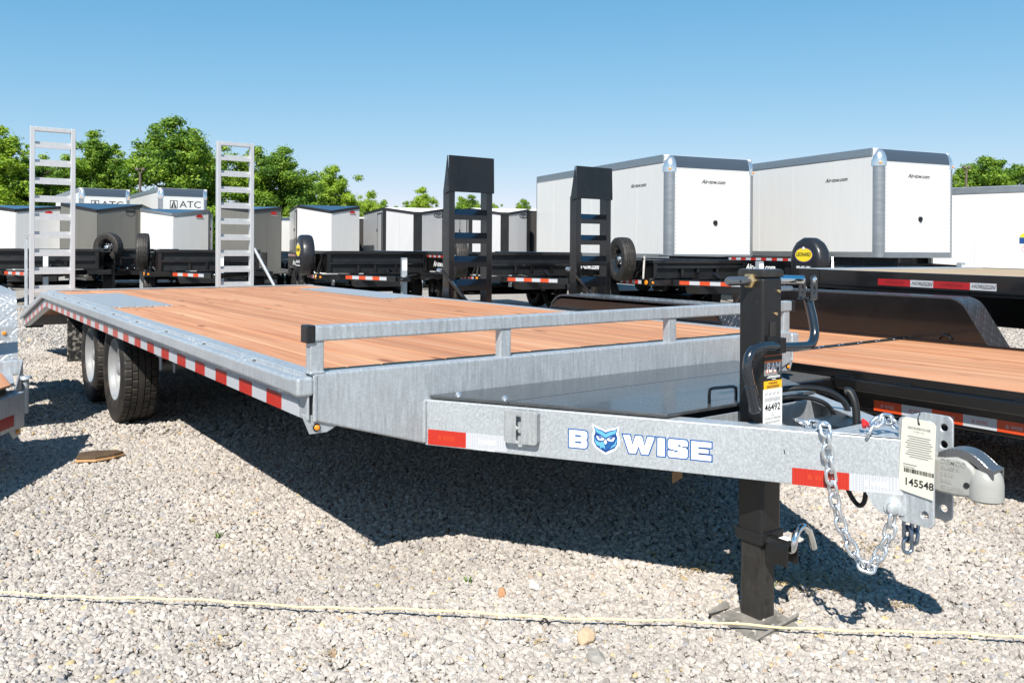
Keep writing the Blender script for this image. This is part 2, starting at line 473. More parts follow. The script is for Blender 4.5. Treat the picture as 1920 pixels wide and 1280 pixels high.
PAPER = pmat('tag_card', (0.56, 0.54, 0.46), 0.6)
WHITE_L = pmat('white_sticker', (0.80, 0.80, 0.79), 0.4)
INK = pmat('black_ink', (0.012, 0.012, 0.012), 0.5)
GREY_INK = pmat('grey_ink', (0.22, 0.22, 0.22), 0.5)
BLUE_D = pmat('logo_dark_blue', (0.006, 0.045, 0.17), 0.4)
BLUE_M = pmat('logo_mid_blue', (0.010, 0.075, 0.24), 0.4)
BLUE_L = pmat('logo_light_blue', (0.09, 0.31, 0.52), 0.4)
WHITE_D = pmat('logo_white', (0.84, 0.84, 0.84), 0.4)
STK_YEL = pmat('sticker_amber', (0.85, 0.42, 0.01), 0.4)
STK_ORG = pmat('sticker_orange', (0.75, 0.16, 0.03), 0.4)
YELLOW = pmat('badge_yellow', (0.80, 0.60, 0.02), 0.4)
PURPLE = pmat('badge_purple', (0.06, 0.03, 0.16), 0.4)
ROPE_M = pmat('yellow_rope', (0.66, 0.56, 0.30), 0.75, 0, var=0.15, vscale=(160, 160, 160), bump=0.6, bscale=260)
POLE_M = pmat('pole_paint', (0.10, 0.075, 0.06), 0.5)
REDC = pmat('red_hook', (0.5, 0.02, 0.02), 0.35)
SKYBLUE_STK = pmat('blue_sticker', (0.05, 0.30, 0.60), 0.4)
def smooth_path(pts, n=6):
    P = [Vector(p) for p in pts]; out = []
    for i in range(len(P) - 1):
        p0, p1, p2, p3 = P[max(i - 1, 0)], P[i], P[i + 1], P[min(i + 2, len(P) - 1)]
        for k in range(n):
            t = k / n
            out.append(0.5 * ((2 * p1) + (p2 - p0) * t + (2 * p0 - 5 * p1 + 4 * p2 - p3) * t * t + (3 * p1 - p0 - 3 * p2 + p3) * t ** 3))
    out.append(P[-1]); return out
# ------------------------------------------------------------------ shared wheel meshes
def tyre_mesh(name, Rt, W, rr, mat, n=252, notch=6):
    h = W / 2
    half = [(0.36 * W, rr - 0.004), (0.43 * W, rr + 0.008), (0.485 * W, rr + (Rt - rr) * 0.30), (0.5 * W, rr + (Rt - rr) * 0.52),
            (0.485 * W, rr + (Rt - rr) * 0.76), (0.455 * W, Rt * 0.962), (0.425 * W, Rt * 0.982)]
    tread = []
    g = W * 0.022; dp = 0.014 * Rt / 0.37
    for x in (0.385, 0.25, 0.085):
        pass
    edges = [-0.41, -0.27, -0.245, -0.105, -0.08, 0.08, 0.105, 0.245, 0.27, 0.41]
    prof = [(-a, r) for a, r in half]
    for i in range(0, 10, 2):
        x0, x1 = edges[i] * W, edges[i + 1] * W
        crown = lambda x: Rt - 0.010 * (abs(x) / h) ** 2.5
        if i > 0: prof.append((x0 - 0.001, crown(x0) - dp))
        prof += [(x0, crown(x0)), (x1, crown(x1))]
        if i < 8: prof.append((x1 + 0.001, crown(x1) - dp))
    prof += [(a, r) for a, r in reversed(half)]
    def rf(hh, r, j):
        k = j + (2 if abs(hh) > 0.25 * W else 0)
        if r > Rt - 0.0125 and 0.09 * W < abs(hh) and k % notch == 0:
            return r - 0.0055 * Rt / 0.37
        return r
    mb = MB(); mb.lathe(prof, axis='x', n=n, closed=True, rfun=rf)
    return mb.mesh(name, mat, smooth=True, angle=28)

def rim_mesh(name, rr, W, mat, lugs=True, holes=8):
    """outer face towards -x"""
    mb = MB()
    w = 0.40 * W
    prof = [(-w - 0.004, rr + 0.010), (-w - 0.010, rr + 0.004), (-w, rr - 0.010), (-w * 0.72, rr - 0.022), (-w * 0.62, rr - 0.034),
            (w * 0.35, rr - 0.046), (w * 0.50, rr * 0.70), (w * 0.30, rr * 0.60), (w * 0.08, rr * 0.50), (w * 0.06, 0.075), (w * 0.06, 0.0001)]
    mb.lathe(prof, axis='x', n=48, caps=False)
    mb.lathe([(w * 0.1, rr - 0.03), (w, rr + 0.008)], axis='x', n=32, caps=False)
    return mb.mesh(name, mat, smooth=True, angle=40)

def hub_mesh(name, rr, W, mat, rot_lugs=8):
    mb = MB()
    w = 0.40 * W
    mb.lathe([(w * 0.6, 0.07), (-w * 0.15, 0.062), (-w * 0.55, 0.05), (-w * 0.78, 0.047), (-w * 0.86, 0.035), (-w * 0.88, 0.0001)], axis='x', n=24)
    for i in range(rot_lugs):
        a = 2 * PI * i / rot_lugs
        y, z = 0.085 * math.cos(a), 0.085 * math.sin(a)
        mb.tube([(-w * 0.05, y, z), (-w * 0.34, y, z)], 0.011, 6)
    return mb.mesh(name, mat, smooth=True, angle=40)

TYRE = tyre_mesh('tyre', 0.372, 0.235, 0.208, RUBBER)
RIM_ME = rim_mesh('rim', 0.208, 0.235, RIM)
HUB_ME = hub_mesh('wheel', 0.208, 0.235, RIM)
TYRE_S = tyre_mesh('small_tyre', 0.37, 0.215, 0.205, RUBBER, n=72, notch=3)
RIM_B = rim_mesh('black_rim', 0.205, 0.215, RIM_BLACK)
HUB_B = hub_mesh('black_wheel', 0.205, 0.215, ZINC)

def wheel(parent, loc, side=-1, name='wheel', kind='silver', rz=0):
    """side -1: face towards -x"""
    hm, rm, tm = (HUB_ME, RIM_ME, TYRE) if kind == 'silver' else (HUB_B, RIM_B, TYRE_S)
    w = put(name, hm, parent, loc=loc)
    w.rotation_euler = (R(random.uniform(0, 360)), 0, (PI if side > 0 else 0) + rz)
    put('rim', rm, w); put('tyre', tm, w)
    return w

# ------------------------------------------------------------------ the galvanised deckover trailer
deckover = tag(empty('flatbed_trailer', (0, 0, 0)), 'galvanised deckover flatbed trailer with orange wood deck and owl logo on its tongue, in front', 'trailer')
XC = 1.385; XR = 2.77                       # centre line, right outer edge
ZD = 0.80                                   # deck
YB, YE = 6.4, 8.22                          # bend of the beavertail and its end
slope = -0.335 / (YE - YB)

# planks
PW = (2.655 - 0.115) / 18
plank_me = MB().box(-PW / 2 + 0.002, 0.058, -0.038, PW / 2 - 0.002, YB - 0.004, 0).mesh('plank', WOOD)
for i in range(18):
    o = put('plank', plank_me, deckover, 0.004, 1, (0.115 + PW * (i + 0.5), 0, ZD - 0.004 + random.uniform(-0.0015, 0.0015)))
tail_me = MB().hexa([(-PW / 2 + 0.002, YB, -0.038), (PW / 2 - 0.002, YB, -0.038), (PW / 2 - 0.002, YE - 0.1, -0.038 + slope * (YE - 0.1 - YB)), (-PW / 2 + 0.002, YE - 0.1, -0.038 + slope * (YE - 0.1 - YB)),
                     (-PW / 2 + 0.002, YB, 0), (PW / 2 - 0.002, YB, 0), (PW / 2 - 0.002, YE - 0.1, slope * (YE - 0.1 - YB)), (-PW / 2 + 0.002, YE - 0.1, slope * (YE - 0.1 - YB))]).mesh('tail_plank', WOOD)
for i in range(18):
    put('tail_plank', tail_me, deckover, 0, 1, (0.115 + PW * (i + 0.5), 0, ZD - 0.004))
MB().bar((0.05, YB - 0.01, ZD + 0.003), (2.72, YB - 0.01, ZD + 0.003), 0.10, 0.006).build('bend_strip', GALV, deckover)
# wheel-well tread plates
for (x0, x1) in ((0.10, 0.525), (2.245, 2.665)):
    MB().box(x0, 3.70, ZD - 0.003, x1, 5.55, ZD + 0.006).build('tread_plate', TREAD_G, deckover)

# header: tapered front bulkhead
hdr = MB()
hdr.prism([(0.062, 0.644), (0.49, 0.512), (2.28, 0.512), (2.708, 0.644), (2.708, 0.806), (0.062, 0.806)], 'y', 0.0, 0.055)
hdr.build('header', GALV, deckover, bevel=0.008, seg=3)
def weld(mb, a, b, r=0.0055, step=0.011):
    a = Vector(a); b = Vector(b); L = (b - a).length; k = max(3, int(L / step))
    pts = []; rad = []
    for i in range(k * 2 + 1):
        pts.append(a.lerp(b, i / (k * 2))); rad.append(r * (1.08 if i % 2 else 0.94) * random.uniform(0.92, 1.06))
    mb.tube(pts, rad, 7)
wb = MB(); weld(wb, (0.064, 0.002, 0.645), (0.064, 0.002, 0.80), 0.0075); wb.build('weld_bead', GALV, deckover, smooth=True)
wb = MB(); weld(wb, (0.490, -0.003, 0.52), (0.490, -0.003, 0.672), 0.007); wb.build('weld_bead', GALV, deckover, smooth=True)
wb = MB(); weld(wb, (0.50, -0.004, 0.512), (0.64, -0.24, 0.512), 0.004); wb.build('weld_bead', GALV, deckover, smooth=True)


# front rail on posts
rail = MB().box(0.036, 0.0, 0.913, 2.738, 0.05, 0.966).build('front_rail', GALV, deckover, bevel=0.006)
for x in (0.0355, 2.7385):
    d = 0.028 if x < 1 else -0.028
    MB().box(x - 0.004 * (1 if d > 0 else -1), -0.003, 0.909, x + d, 0.053, 0.969).build('end_cap', BLACK_SATIN, rail, bevel=0.004)
for x in (0.048, 0.838, 1.79, 2.655):
    MB().box(x, 0.006, 0.8035, x + 0.05, 0.046, 0.916).build('rail_post', GALV, deckover, bevel=0.004)
MB().box(0.046, 0.0, 0.802, 0.1, 0.055, 0.812).build('post_weld', GALV, deckover, bevel=0.004)

# side rails, both sides (mirrored), with stake pockets, channel and conspicuity tape
def side(s):
    X = (lambda x: x) if s < 0 else (lambda x: XR - x)
    def seg(mb, x0, z0, x1, z1, y0, y1):
        mb.box(X(x0), y0, z0, X(x1), y1, z1)
        za, zb = slope * 0, slope * (YE - YB)
        a, b = sorted((X(x0), X(x1)))
        mb.hexa([(a, YB, z0), (b, YB, z0), (b, YE, z0 + zb), (a, YE, z0 + zb), (a, YB, z1), (b, YB, z1), (b, YE, z1 + zb), (a, YE, z1 + zb)])
    rub = MB()
    seg(rub, 0.0, 0.733, 0.030, 0.790, -0.004, YB)
    rub.box(X(-0.002), -0.006, 0.7315, X(0.0575), 0.052, 0.7955)
    ro = rub.build('rub_rail', GALV, deckover, bevel=0.010, seg=3)
    gr = MB(); seg(gr, 0.0285, 0.770, 0.0535, 0.7865, 0.05, YB); gr.build('rail_web', GALV, deckover)
    ch = MB()
    seg(ch, 0.052, 0.782, 0.1160, 0.800, 0.056, YB)
    seg(ch, 0.0465, 0.744, 0.150, 0.7565, 0.056, YB)
    seg(ch, 0.038, 0.648, 0.046, 0.769, 0.002, YB)
    seg(ch, 0.046, 0.648, 0.10, 0.656, 0.056, YB)
    ch.build('side_channel', GALV, deckover, bevel=0.003, seg=1)
    pk = MB().box(-0.028, -0.035, -0.058, 0.028, 0.035, 0.003).box(-0.006, -0.05, 0.0, 0.026, 0.05, 0.006)
    pm = pk.mesh('stake_pocket', GALV)
    for k in range(9):
        y = 0.60 + 0.672 * k
        p = put('stake_pocket', pm, deckover, 0.003, 1, (X(0.041), y, 0.792))
        if s > 0: p.rotation_euler = (0, 0, PI)
    rt = MB().box(-0.0008, 0, -0.0275, 0.0008, 0.155, 0.0275).mesh('reflector', RED_TAPE)
    wt = MB().box(-0.0008, 0, -0.0275, 0.0008, 0.158, 0.0275).mesh('reflector', WHITE_TAPE)
    y = 0.233 - 0.157
    k = 0
    while y < YB - 0.15:
        put('reflector', wt if k % 2 == 0 else rt, deckover, loc=(X(0.0365), y, 0.6785))
        y += 0.158 if k % 2 == 0 else 0.156; k += 1
    y = YB + 0.02
    while y < YE - 0.2:
        o = put('reflector', wt if k % 2 == 0 else rt, deckover, loc=(X(0.0365), y, 0.680 + slope * (y - YB)))
        o.rotation_euler = (math.atan(slope), 0, 0)
        y += 0.157; k += 1
    clip = MB().box(-0.012, 0, -0.002, 0.012, 0.05, 0.002).mesh('rail_clip', WHITE_P)
    for yy in (0.15, 0.78, 1.42, 2.75, 4.1):
        put('rail_clip', clip, deckover, loc=(X(0.02), yy, 0.7305))
side(-1); side(1)

# clearance lamp brackets under the front corners
for s in (-1, 1):
    X = (lambda x: x) if s < 0 else (lambda x: XR - x)
    pts = [(X(0.020), 0.672), (X(0.050), 0.600), (X(0.112), 0.600), (X(0.158), 0.6225), (X(0.158), 0.640)]
    if s > 0: pts = pts[::-1]
    br = MB(); br.prism(pts, 'y', 0.012, 0.018)
    b = br.build('lamp_bracket', GALV, deckover, bevel=0.001, seg=1)
    MB().lathe([(0.0, 0.0135), (-0.004, 0.0135), (-0.006, 0.010)], center=(X(0.074), 0.012, 0.621), axis='y', n=20).build('lamp_grommet', BLACK_SATIN, b, smooth=True)
    MB().lathe([(-0.004, 0.0105), (-0.010, 0.008), (-0.012, 0.0001)], center=(X(0.074), 0.012, 0.621), axis='y', n=20).build('marker_lamp', AMBER, b, smooth=True)

# under-structure: main beams, cross members, axles
for x in (0.62, 2.07):
    MB().box(x, 0.056, 0.50, x + 0.08, 6.3, 0.745).build('main_beam', GALV_DULL, deckover, bevel=0.003, seg=1)
cm = MB().box(0.05, -0.02, 0.6665, 2.72, 0.02, 0.7555).mesh('cross_member', GALV_DULL)
for k in range(15):
    put('cross_member', cm, deckover, loc=(0, 0.45 + 0.41 * k, 0))
for y in (3.69, 4.625):
    MB().cyl((0.20, y, 0.37), (2.57, y, 0.37), 0.045, 14).build('axle', GALV_DULL, deckover, smooth=True)
    wheel(deckover, (0.2375, y, 0.369), -1)
    wheel(deckover, (2.5325, y, 0.369), 1)
sp = MB()
for x in (0.66, 2.11):
    for y in (3.69, 4.625):
        sp.tube([(x, y - 0.42, 0.50), (x, y - 0.2, 0.43), (x, y, 0.41), (x, y + 0.2, 0.43), (x, y + 0.42, 0.50)], 0.028, 6)
sp.build('leaf_spring', BLACK_SATIN, deckover, smooth=True)
st = MB().box(0.20, 2.66, 0.555, 0.285, 2.78, 0.645).box(0.20, 2.66, 0.48, 0.206, 2.70, 0.56).box(0.279, 2.66, 0.46, 0.285, 2.70, 0.56)
st.build('step_bracket', GALV, deckover, bevel=0.002, seg=1)
for x0 in (0.055, 2.20):
    MB().box(x0, 5.20, 0.255, x0 + 0.50, 5.212, 0.64).build('mud_flap', FLAP, deckover, bevel=0.004, seg=1)

# beavertail end: rear beam, tail lamp boxes
MB().box(0.05, YE - 0.10, 0.33, 2.72, YE, 0.452).build('rear_beam', GALV_DULL, deckover, bevel=0.004)
for x0 in (0.06, 2.53):
    lb = MB().box(x0, YE - 0.02, 0.30, x0 + 0.18, YE + 0.02, 0.42).build('tail_lamp_box', BLACK_SATIN, deckover, bevel=0.004)
    MB().box(x0 + 0.03, YE + 0.02, 0.33, x0 + 0.15, YE + 0.028, 0.39).build('tail_lamp', RED_LENS, lb, bevel=0.004)

# stand-up ladder ramps
def ladder_ramp(x0, x1, y, z0, z1, n, mat, parent, lean=0.02):
    w = 0.048
    r = MB()
    for x in (x0, x1 - w):
        r.hexa([(x, y, z0), (x + w, y, z0), (x + w, y + 0.075, z0), (x, y + 0.075, z0),
                (x, y + lean, z1), (x + w, y + lean, z1), (x + w, y + 0.075 + lean, z1), (x, y + 0.075 + lean, z1)])
    r.box(x0 + w, y + lean, z1 - 0.05, x1 - w, y + lean + 0.07, z1 - 0.001)
    ra = r.build('ramp', mat, parent, bevel=0.004)
    rung = MB()
    rung.box(x0 + w - 0.002, 0.004, -0.075, x1 - w + 0.002, 0.060, -0.067)     # foot of the angle
    rung.box(x0 + w - 0.002, 0.052, -0.067, x1 - w + 0.002, 0.060, 0.0)        # upright leg at the back
    rung.hexa([(x0 + w - 0.002, 0.002, -0.078), (x1 - w + 0.002, 0.002, -0.078), (x1 - w + 0.002, 0.006, -0.078), (x0 + w - 0.002, 0.006, -0.078),
               (x0 + w - 0.002, 0.002, -0.036), (x1 - w + 0.002, 0.002, -0.036), (x1 - w + 0.002, 0.006, -0.036), (x0 + w - 0.002, 0.006, -0.036)])
    rm = rung.mesh('rung', mat)
    for k in range(n):
        z = z1 - 0.165 - k * 0.2075
        put('rung', rm, ra, loc=(0, y + lean * (z - z0) / (z1 - z0), z))
    return ra
for (x0, x1) in ((0.10, 0.565), (2.205, 2.685)):
    ra = ladder_ramp(x0, x1, YE + 0.02, 0.50, 2.60, 9, ALU, deckover)
    xs = x0 - 0.03 if x0 < 1 else x1 + 0.012
    if x0 < 1:
        MB().bar((xs, YE + 0.05, 0.52), (xs, YE + 0.1, 1.32), 0.03, 0.02).bar((xs - 0.03, YE + 0.06, 1.36), (xs + 0.03, YE + 0.06, 1.36), 0.014, 0.014).build('ramp_stay', GALV, ra, bevel=0.002, seg=1)
        MB().box(xs - 0.13, YE - 0.02, 0.535, xs + 0.03, YE + 0.04, 0.55).build('hinge_plate', GALV, ra)
    else:
        MB().bar((xs, YE + 0.06, 1.22), (xs + 0.20, YE - 0.35, 0.60), 0.028, 0.028).build('ramp_stay', GALV, ra, bevel=0.002, seg=1)

# ------------------------------------------------------------------ tongue
A0 = Vector((0.492, 0.0, 0.0)); B0 = Vector((1.33, -1.364, 0.0))
TL = (B0 - A0).length
TU = (B0 - A0).normalized()                      # along the near beam, from header to coupler
TN = Vector((-0.85204, -0.52347, 0))             # outward normal of its outer face
TZ = Vector((0, 0, 1))
def tp(s, z, off=0.0):
    return A0 + TU * s + TN * off + TZ * z
def mirror_x(p):
    return Vector((2 * XC - p[0], p[1], p[2]))
def tongue_beam(mirror):
    mb = MB()
    T = 0.008; W = 0.075
    z0, z1 = 0.508, 0.674
    def slab(off0, off1, za, zb):
        L0, L1 = -0.0, TL
        q = [tp(0, 0, 0)] 
        c = []
        for z in (za, zb):
            for (s, o) in ((0.0, off0), (TL, off0), (TL, off1), (0.0, off1)):
                p = tp(s, z, o)
                # cut the rear end along the header face (y = 0)
                if s == 0.0:
                    p = p - TU * (p.y / TU.y) * 1.0
                    p = p + TU * 0.0
                c.append(p)
        if mirror: c = [mirror_x(p) for p in c]
        mb.hexa(c)
    slab(0.0, -T, z0, z1)
    slab(-T, -W, z1 - T, z1)
    slab(-T, -W, z0, z0 + T)
    return mb.build('tongue_beam', GALV_FINE, deckover, bevel=0.0025, seg=2)
near_beam = tongue_beam(False)
far_beam = tongue_beam(True)
nb_u, nb_v = TU, TZ
def strip(name, s0, s1, z0, z1, mat, off0=0.0006, off1=0.0016, parent=None):
    c = [tp(s0, z0, off0), tp(s1, z0, off0), tp(s1, z0, off1), tp(s0, z0, off1), tp(s0, z1, off0), tp(s1, z1, off0), tp(s1, z1, off1), tp(s0, z1, off1)]
    return MB().hexa(c).build(name, mat, parent or near_beam)
strip('reflector', 0.014, 0.168, 0.5125, 0.5675, RED_TAPE)
strip('reflector', 0.168, 0.328, 0.5125, 0.5675, WHITE_TAPE)
strip('reflector', 1.285, 1.449, 0.5085, 0.560, RED_TAPE)
strip('reflector', 1.449, 1.599, 0.5085, 0.560, WHITE_TAPE)
gl = MB()
add_text(gl, 'B WISE', 0.022, tp(0.09, 0.54, 0.0022), TU, TZ)
add_text(gl, 'B WISE', 0.022, tp(1.365, 0.535, 0.0022), TU, TZ)
gl.build('tape_print', ORANGE_TAPE, near_beam)
gl = MB()
add_text(gl, 'B WISE', 0.022, tp(0.25, 0.54, 0.0022), TU, TZ)
add_text(gl, 'B WISE', 0.022, tp(1.525, 0.535, 0.0022), TU, TZ)
gl.build('tape_print', WHITE_D, near_beam)

# bracket for the spring chain hook: a folded plate with two slots
bk = MB()
s0, s1, z0, z1 = 0.328, 0.452, 0.553, 0.668
slot = lambda cx, cz: [(cx - 0.009, cz - 0.013), *[(cx + 0.009 * math.sin(R(a)), cz - 0.013 - 0.009 * math.cos(R(a))) for a in range(-60, 61, 30)], (cx + 0.009, cz - 0.013), (cx + 0.009, cz + 0.013), *[(cx + 0.009 * math.sin(R(a)), cz + 0.013 + 0.009 * math.cos(R(a))) for a in range(60, -61, -30)], (cx - 0.009, cz + 0.013)]
bk.plate(tp(0, 0, 0.030), TU, TZ, rrect(s0, z0, s1, z1, 0.012, 3), -0.006, [slot(0.382, 0.632), slot(0.382, 0.583)])
for (a, b) in ((s0, s0 + 0.006), (s1 - 0.006, s1)):
    bk.hexa([tp(a, z0 + 0.008, 0.001), tp(b, z0 + 0.008, 0.001), tp(b, z0 + 0.008, 0.029), tp(a, z0 + 0.008, 0.029),
             tp(a, z1 - 0.006, 0.001), tp(b, z1 - 0.006, 0.001), tp(b, z1 - 0.006, 0.029), tp(a, z1 - 0.006, 0.029)])
bk.build('jack_mount_bracket', GALV_DULL, near_beam, bevel=0.0015, seg=1)

# lettering and the owl on the near beam
LT = {}
LT['B'] = ([(0, 0), (0.82, 0), (0.95, 0.05), (1, 0.16), (1, 0.40), (0.93, 0.5), (1, 0.6), (1, 0.86), (0.95, 0.96), (0.82, 1), (0, 1)],
           [[(0.34, 0.27), (0.66, 0.27), (0.66, 0.37), (0.34, 0.37)], [(0.34, 0.63), (0.66, 0.63), (0.66, 0.73), (0.34, 0.73)]])
LT['W'] = ([(0.20, 0), (0.41, 0), (0.50, 0.42), (0.59, 0), (0.80, 0), (1, 1), (0.77, 1), (0.69, 0.46), (0.60, 1), (0.40, 1), (0.31, 0.46), (0.23, 1), (0, 1)], [])
LT['I'] = ([(0, 0), (1, 0), (1, 1), (0, 1)], [])
LT['S'] = ([(0.08, 0), (0.92, 0), (1, 0.10), (1, 0.50), (0.92, 0.58), (0.36, 0.66), (0.62, 0.72), (0.64, 0.64), (1, 0.64), (1, 0.90), (0.92, 1), (0.08, 1), (0, 0.90),
            (0, 0.54), (0.08, 0.45), (0.64, 0.36), (0.36, 0.29), (0.34, 0.37), (0, 0.37), (0, 0.10)], [])
LT['E'] = ([(0, 0), (1, 0), (1, 0.30), (0.36, 0.30), (0.36, 0.385), (0.86, 0.385), (0.86, 0.615), (0.36, 0.615), (0.36, 0.70), (1, 0.70), (1, 1), (0, 1)], [])
def letter(ch, s0, s1, z0, z1):
    o, hs = LT[ch]
    sc = lambda p: (s0 + p[0] * (s1 - s0), z0 + p[1] * (z1 - z0))
    O = [sc(p) for p in o]; H = [[sc(p) for p in h] for h in hs]
    e = MB(); e.plate(tp(0, 0, 0.0004), TU, TZ, offset_poly(O, 0.0038), -0.0008)
    e = e.build('decal_edge', BLUE_M, near_beam)
    f = MB(); f.plate(tp(0, 0, 0.0014), TU, TZ, offset_poly(O, -0.0008), -0.0004, [offset_poly(h, 0.0006) for h in H])
    f.build('decal_letter', WHITE_D, near_beam)
for ch, a, b in (('B', 0.558, 0.624), ('W', 0.747, 0.855), ('I', 0.864, 0.889), ('S', 0.898, 0.963), ('E', 0.974, 1.039)):
    letter(ch, a, b, 0.554, 0.614)
OW0, OW1, OZ0, OZ1 = 0.641, 0.735, 0.541, 0.640
def owl(name, pts, mat, lvl):
    P = [(OW0 + p[0] * (OW1 - OW0), OZ0 + p[1] * (OZ1 - OZ0)) for p in pts]
    m = MB(); m.plate(tp(0, 0, 0.0010 + 0.0004 * lvl), TU, TZ, P, -0.0003)
    m.build(name, mat, near_beam)
owl('owl_decal', [(0.50, 0.0), (0.68, 0.08), (0.88, 0.20), (1.0, 0.36), (1.0, 0.62), (0.95, 0.76), (1.0, 1.0), (0.86, 0.93), (0.66, 0.88), (0.5, 0.82), (0.34, 0.88), (0.14, 0.94), (0.0, 1.0), (0.05, 0.76), (0.0, 0.62), (0.0, 0.36), (0.12, 0.20), (0.34, 0.07)], WHITE_D, 0)
owl('owl_decal', [(0.50, 0.06), (0.66, 0.15), (0.84, 0.24), (0.94, 0.40), (0.94, 0.60), (0.89, 0.72), (0.95, 0.95), (0.82, 0.86), (0.64, 0.82), (0.5, 0.76), (0.36, 0.82), (0.18, 0.86), (0.05, 0.95), (0.11, 0.72), (0.06, 0.60), (0.06, 0.40), (0.16, 0.24), (0.34, 0.14)], BLUE_D, 1)
owl('owl_decal', [(0.09, 0.90), (0.20, 0.82), (0.36, 0.78), (0.5, 0.70), (0.64, 0.78), (0.80, 0.82), (0.91, 0.90), (0.86, 0.74), (0.72, 0.68), (0.56, 0.60), (0.5, 0.56), (0.44, 0.60), (0.28, 0.68), (0.14, 0.74)], BLUE_L, 2)
owl('owl_decal', [(0.09, 0.58), (0.14, 0.45), (0.30, 0.40), (0.44, 0.44), (0.47, 0.30), (0.49, 0.18), (0.40, 0.24), (0.30, 0.19), (0.28, 0.27), (0.16, 0.30), (0.10, 0.42)], BLUE_L, 2)
owl('owl_decal', [(0.91, 0.58), (0.90, 0.42), (0.84, 0.31), (0.74, 0.26), (0.66, 0.20), (0.72, 0.30), (0.84, 0.40)], BLUE_L, 2)
owl('owl_decal', [(0.50, 0.16), (0.64, 0.22), (0.70, 0.34), (0.86, 0.46), (0.80, 0.50), (0.62, 0.44), (0.53, 0.40)], BLUE_M, 2)
owl('owl_decal', [(0.15, 0.60), (0.22, 0.48), (0.36, 0.46), (0.46, 0.52), (0.36, 0.60)], WHITE_D, 3)
owl('owl_decal', [(0.85, 0.60), (0.64, 0.60), (0.54, 0.52), (0.64, 0.46), (0.78, 0.48)], WHITE_D, 3)
owl('owl_decal', [(0.22, 0.60), (0.26, 0.53), (0.34, 0.53), (0.40, 0.59)], BLUE_M, 4)
owl('owl_decal', [(0.78, 0.60), (0.60, 0.59), (0.66, 0.53), (0.74, 0.53)], BLUE_M, 4)
owl('owl_decal', [(0.5, 0.34), (0.56, 0.44), (0.5, 0.52), (0.44, 0.44)], WHITE_D, 4)
MB().hexa([tp(1.262, 0.600, 0.0004), tp(1.265, 0.600, 0.0004), tp(1.265, 0.600, 0.001), tp(1.262, 0.600, 0.001), tp(1.259, 0.614, 0.0004), tp(1.262, 0.614, 0.0004), tp(1.262, 0.614, 0.001), tp(1.259, 0.614, 0.001)]).build('scuff_mark', INK, near_beam)

# toolbox lid between the beams: two leaves, the front one with a handle
lz0, lz1 = 0.678, 0.690
def inb(y):      # half width at y, flush with the outer edge of the beams plus a little
    return XC - (A0.x + 0.015) + (y / 1.364) * (B0.x - A0.x)
def leaf(name, ya, yb, z0=lz0, z1=lz1):
    wa, wb_ = inb(ya), inb(yb)
    return MB().hexa([(XC - wb_, yb, z0), (XC + wb_, yb, z0), (XC + wa, ya, z0), (XC - wa, ya, z0), (XC - wb_, yb, z1), (XC + wb_, yb, z1), (XC + wa, ya, z1), (XC - wa, ya, z1)]).build(name, LID, deckover, bevel=0.0025, seg=2)
leaf('lid_leaf', -0.004, -0.268)
front_leaf = leaf('lid_leaf', -0.273, -0.752)
MB().tube(smooth_path([(1.236, -0.705, lz1), (1.236, -0.705, lz1 + 0.040), (1.246, -0.706, lz1 + 0.052), (1.30, -0.710, lz1 + 0.052), (1.358, -0.714, lz1 + 0.050), (1.368, -0.715, lz1 + 0.038), (1.368, -0.715, lz1)], 4), 0.0058, 8).build('lid_handle', BLACK, front_leaf, smooth=True)
hb = MB()
for s in (0.115, 0.30):
    p = tp(s, 0.694, -0.045)
    hb.lathe([(-0.004, 0.012), (0.004, 0.011), (0.009, 0.006), (0.010, 0.0001)], center=p, axis='z', n=10)
hb.build('lid_bolt', ZINC, deckover, smooth=True)
boxb = MB()
boxb.hexa([(XC - inb(-0.74) + 0.12, -0.735, 0.53), (XC + inb(-0.74) - 0.12, -0.735, 0.53), (2.05, -0.02, 0.53), (0.72, -0.02, 0.53),
           (XC - inb(-0.74) + 0.12, -0.735, 0.674), (XC + inb(-0.74) - 0.12, -0.735, 0.674), (2.05, -0.02, 0.674), (0.72, -0.02, 0.674)])
boxb.build('toolbox', BLACK_SATIN, deckover)
# cross plate in front of the box, nut
MB().box(0.985, -0.79, 0.515, 1.785, -0.782, 0.668).build('cross_plate', GALV, deckover)
MB().lathe([(0, 0.016), (-0.014, 0.016), (-0.016, 0.010)], center=(1.165, -0.79, 0.60), axis='y', n=6).lathe([(-0.014, 0.009), (-0.03, 0.009)], center=(1.165, -0.79, 0.60), axis='y', n=10).build('plate_bolt', ZINC, deckover)
# far beam gusset with oval hole and nose plate
gp = MB()
gp.prism([(1.47, 0.520), (1.83, 0.520), (1.805, 0.60), (1.77, 0.645), (1.70, 0.672), (1.47, 0.672)], 'y', -0.800, -0.793, [circ(1.70, 0.56, 0.035, 14, 0.026)])
gp.build('gusset_plate', GALV, deckover)
nose = MB().hexa([(1.225, -1.17, 0.668), (1.545, -1.17, 0.668), (1.40, -1.363, 0.668), (1.37, -1.363, 0.668)] + [(1.225, -1.17, 0.6785), (1.545, -1.17, 0.6785), (1.44, -1.366, 0.6785), (1.33, -1.366, 0.6785)])
nose.build('nose_plate', GALV, deckover, bevel=0.002)
MB().box(1.36, -1.14, 0.57, 1.53, -1.00, 0.668).build('breakaway_battery', BLACK_SATIN, deckover, bevel=0.006)
lp = MB().hexa([(1.10, -0.66, 0.42), (1.26, -0.56, 0.392), (1.262, -0.556, 0.392), (1.102, -0.656, 0.42), (1.10, -0.66, 0.505), (1.26, -0.56, 0.505), (1.262, -0.556, 0.505), (1.102, -0.656, 0.505)])
lp.build('skid_tab', CUTWOOD, deckover)
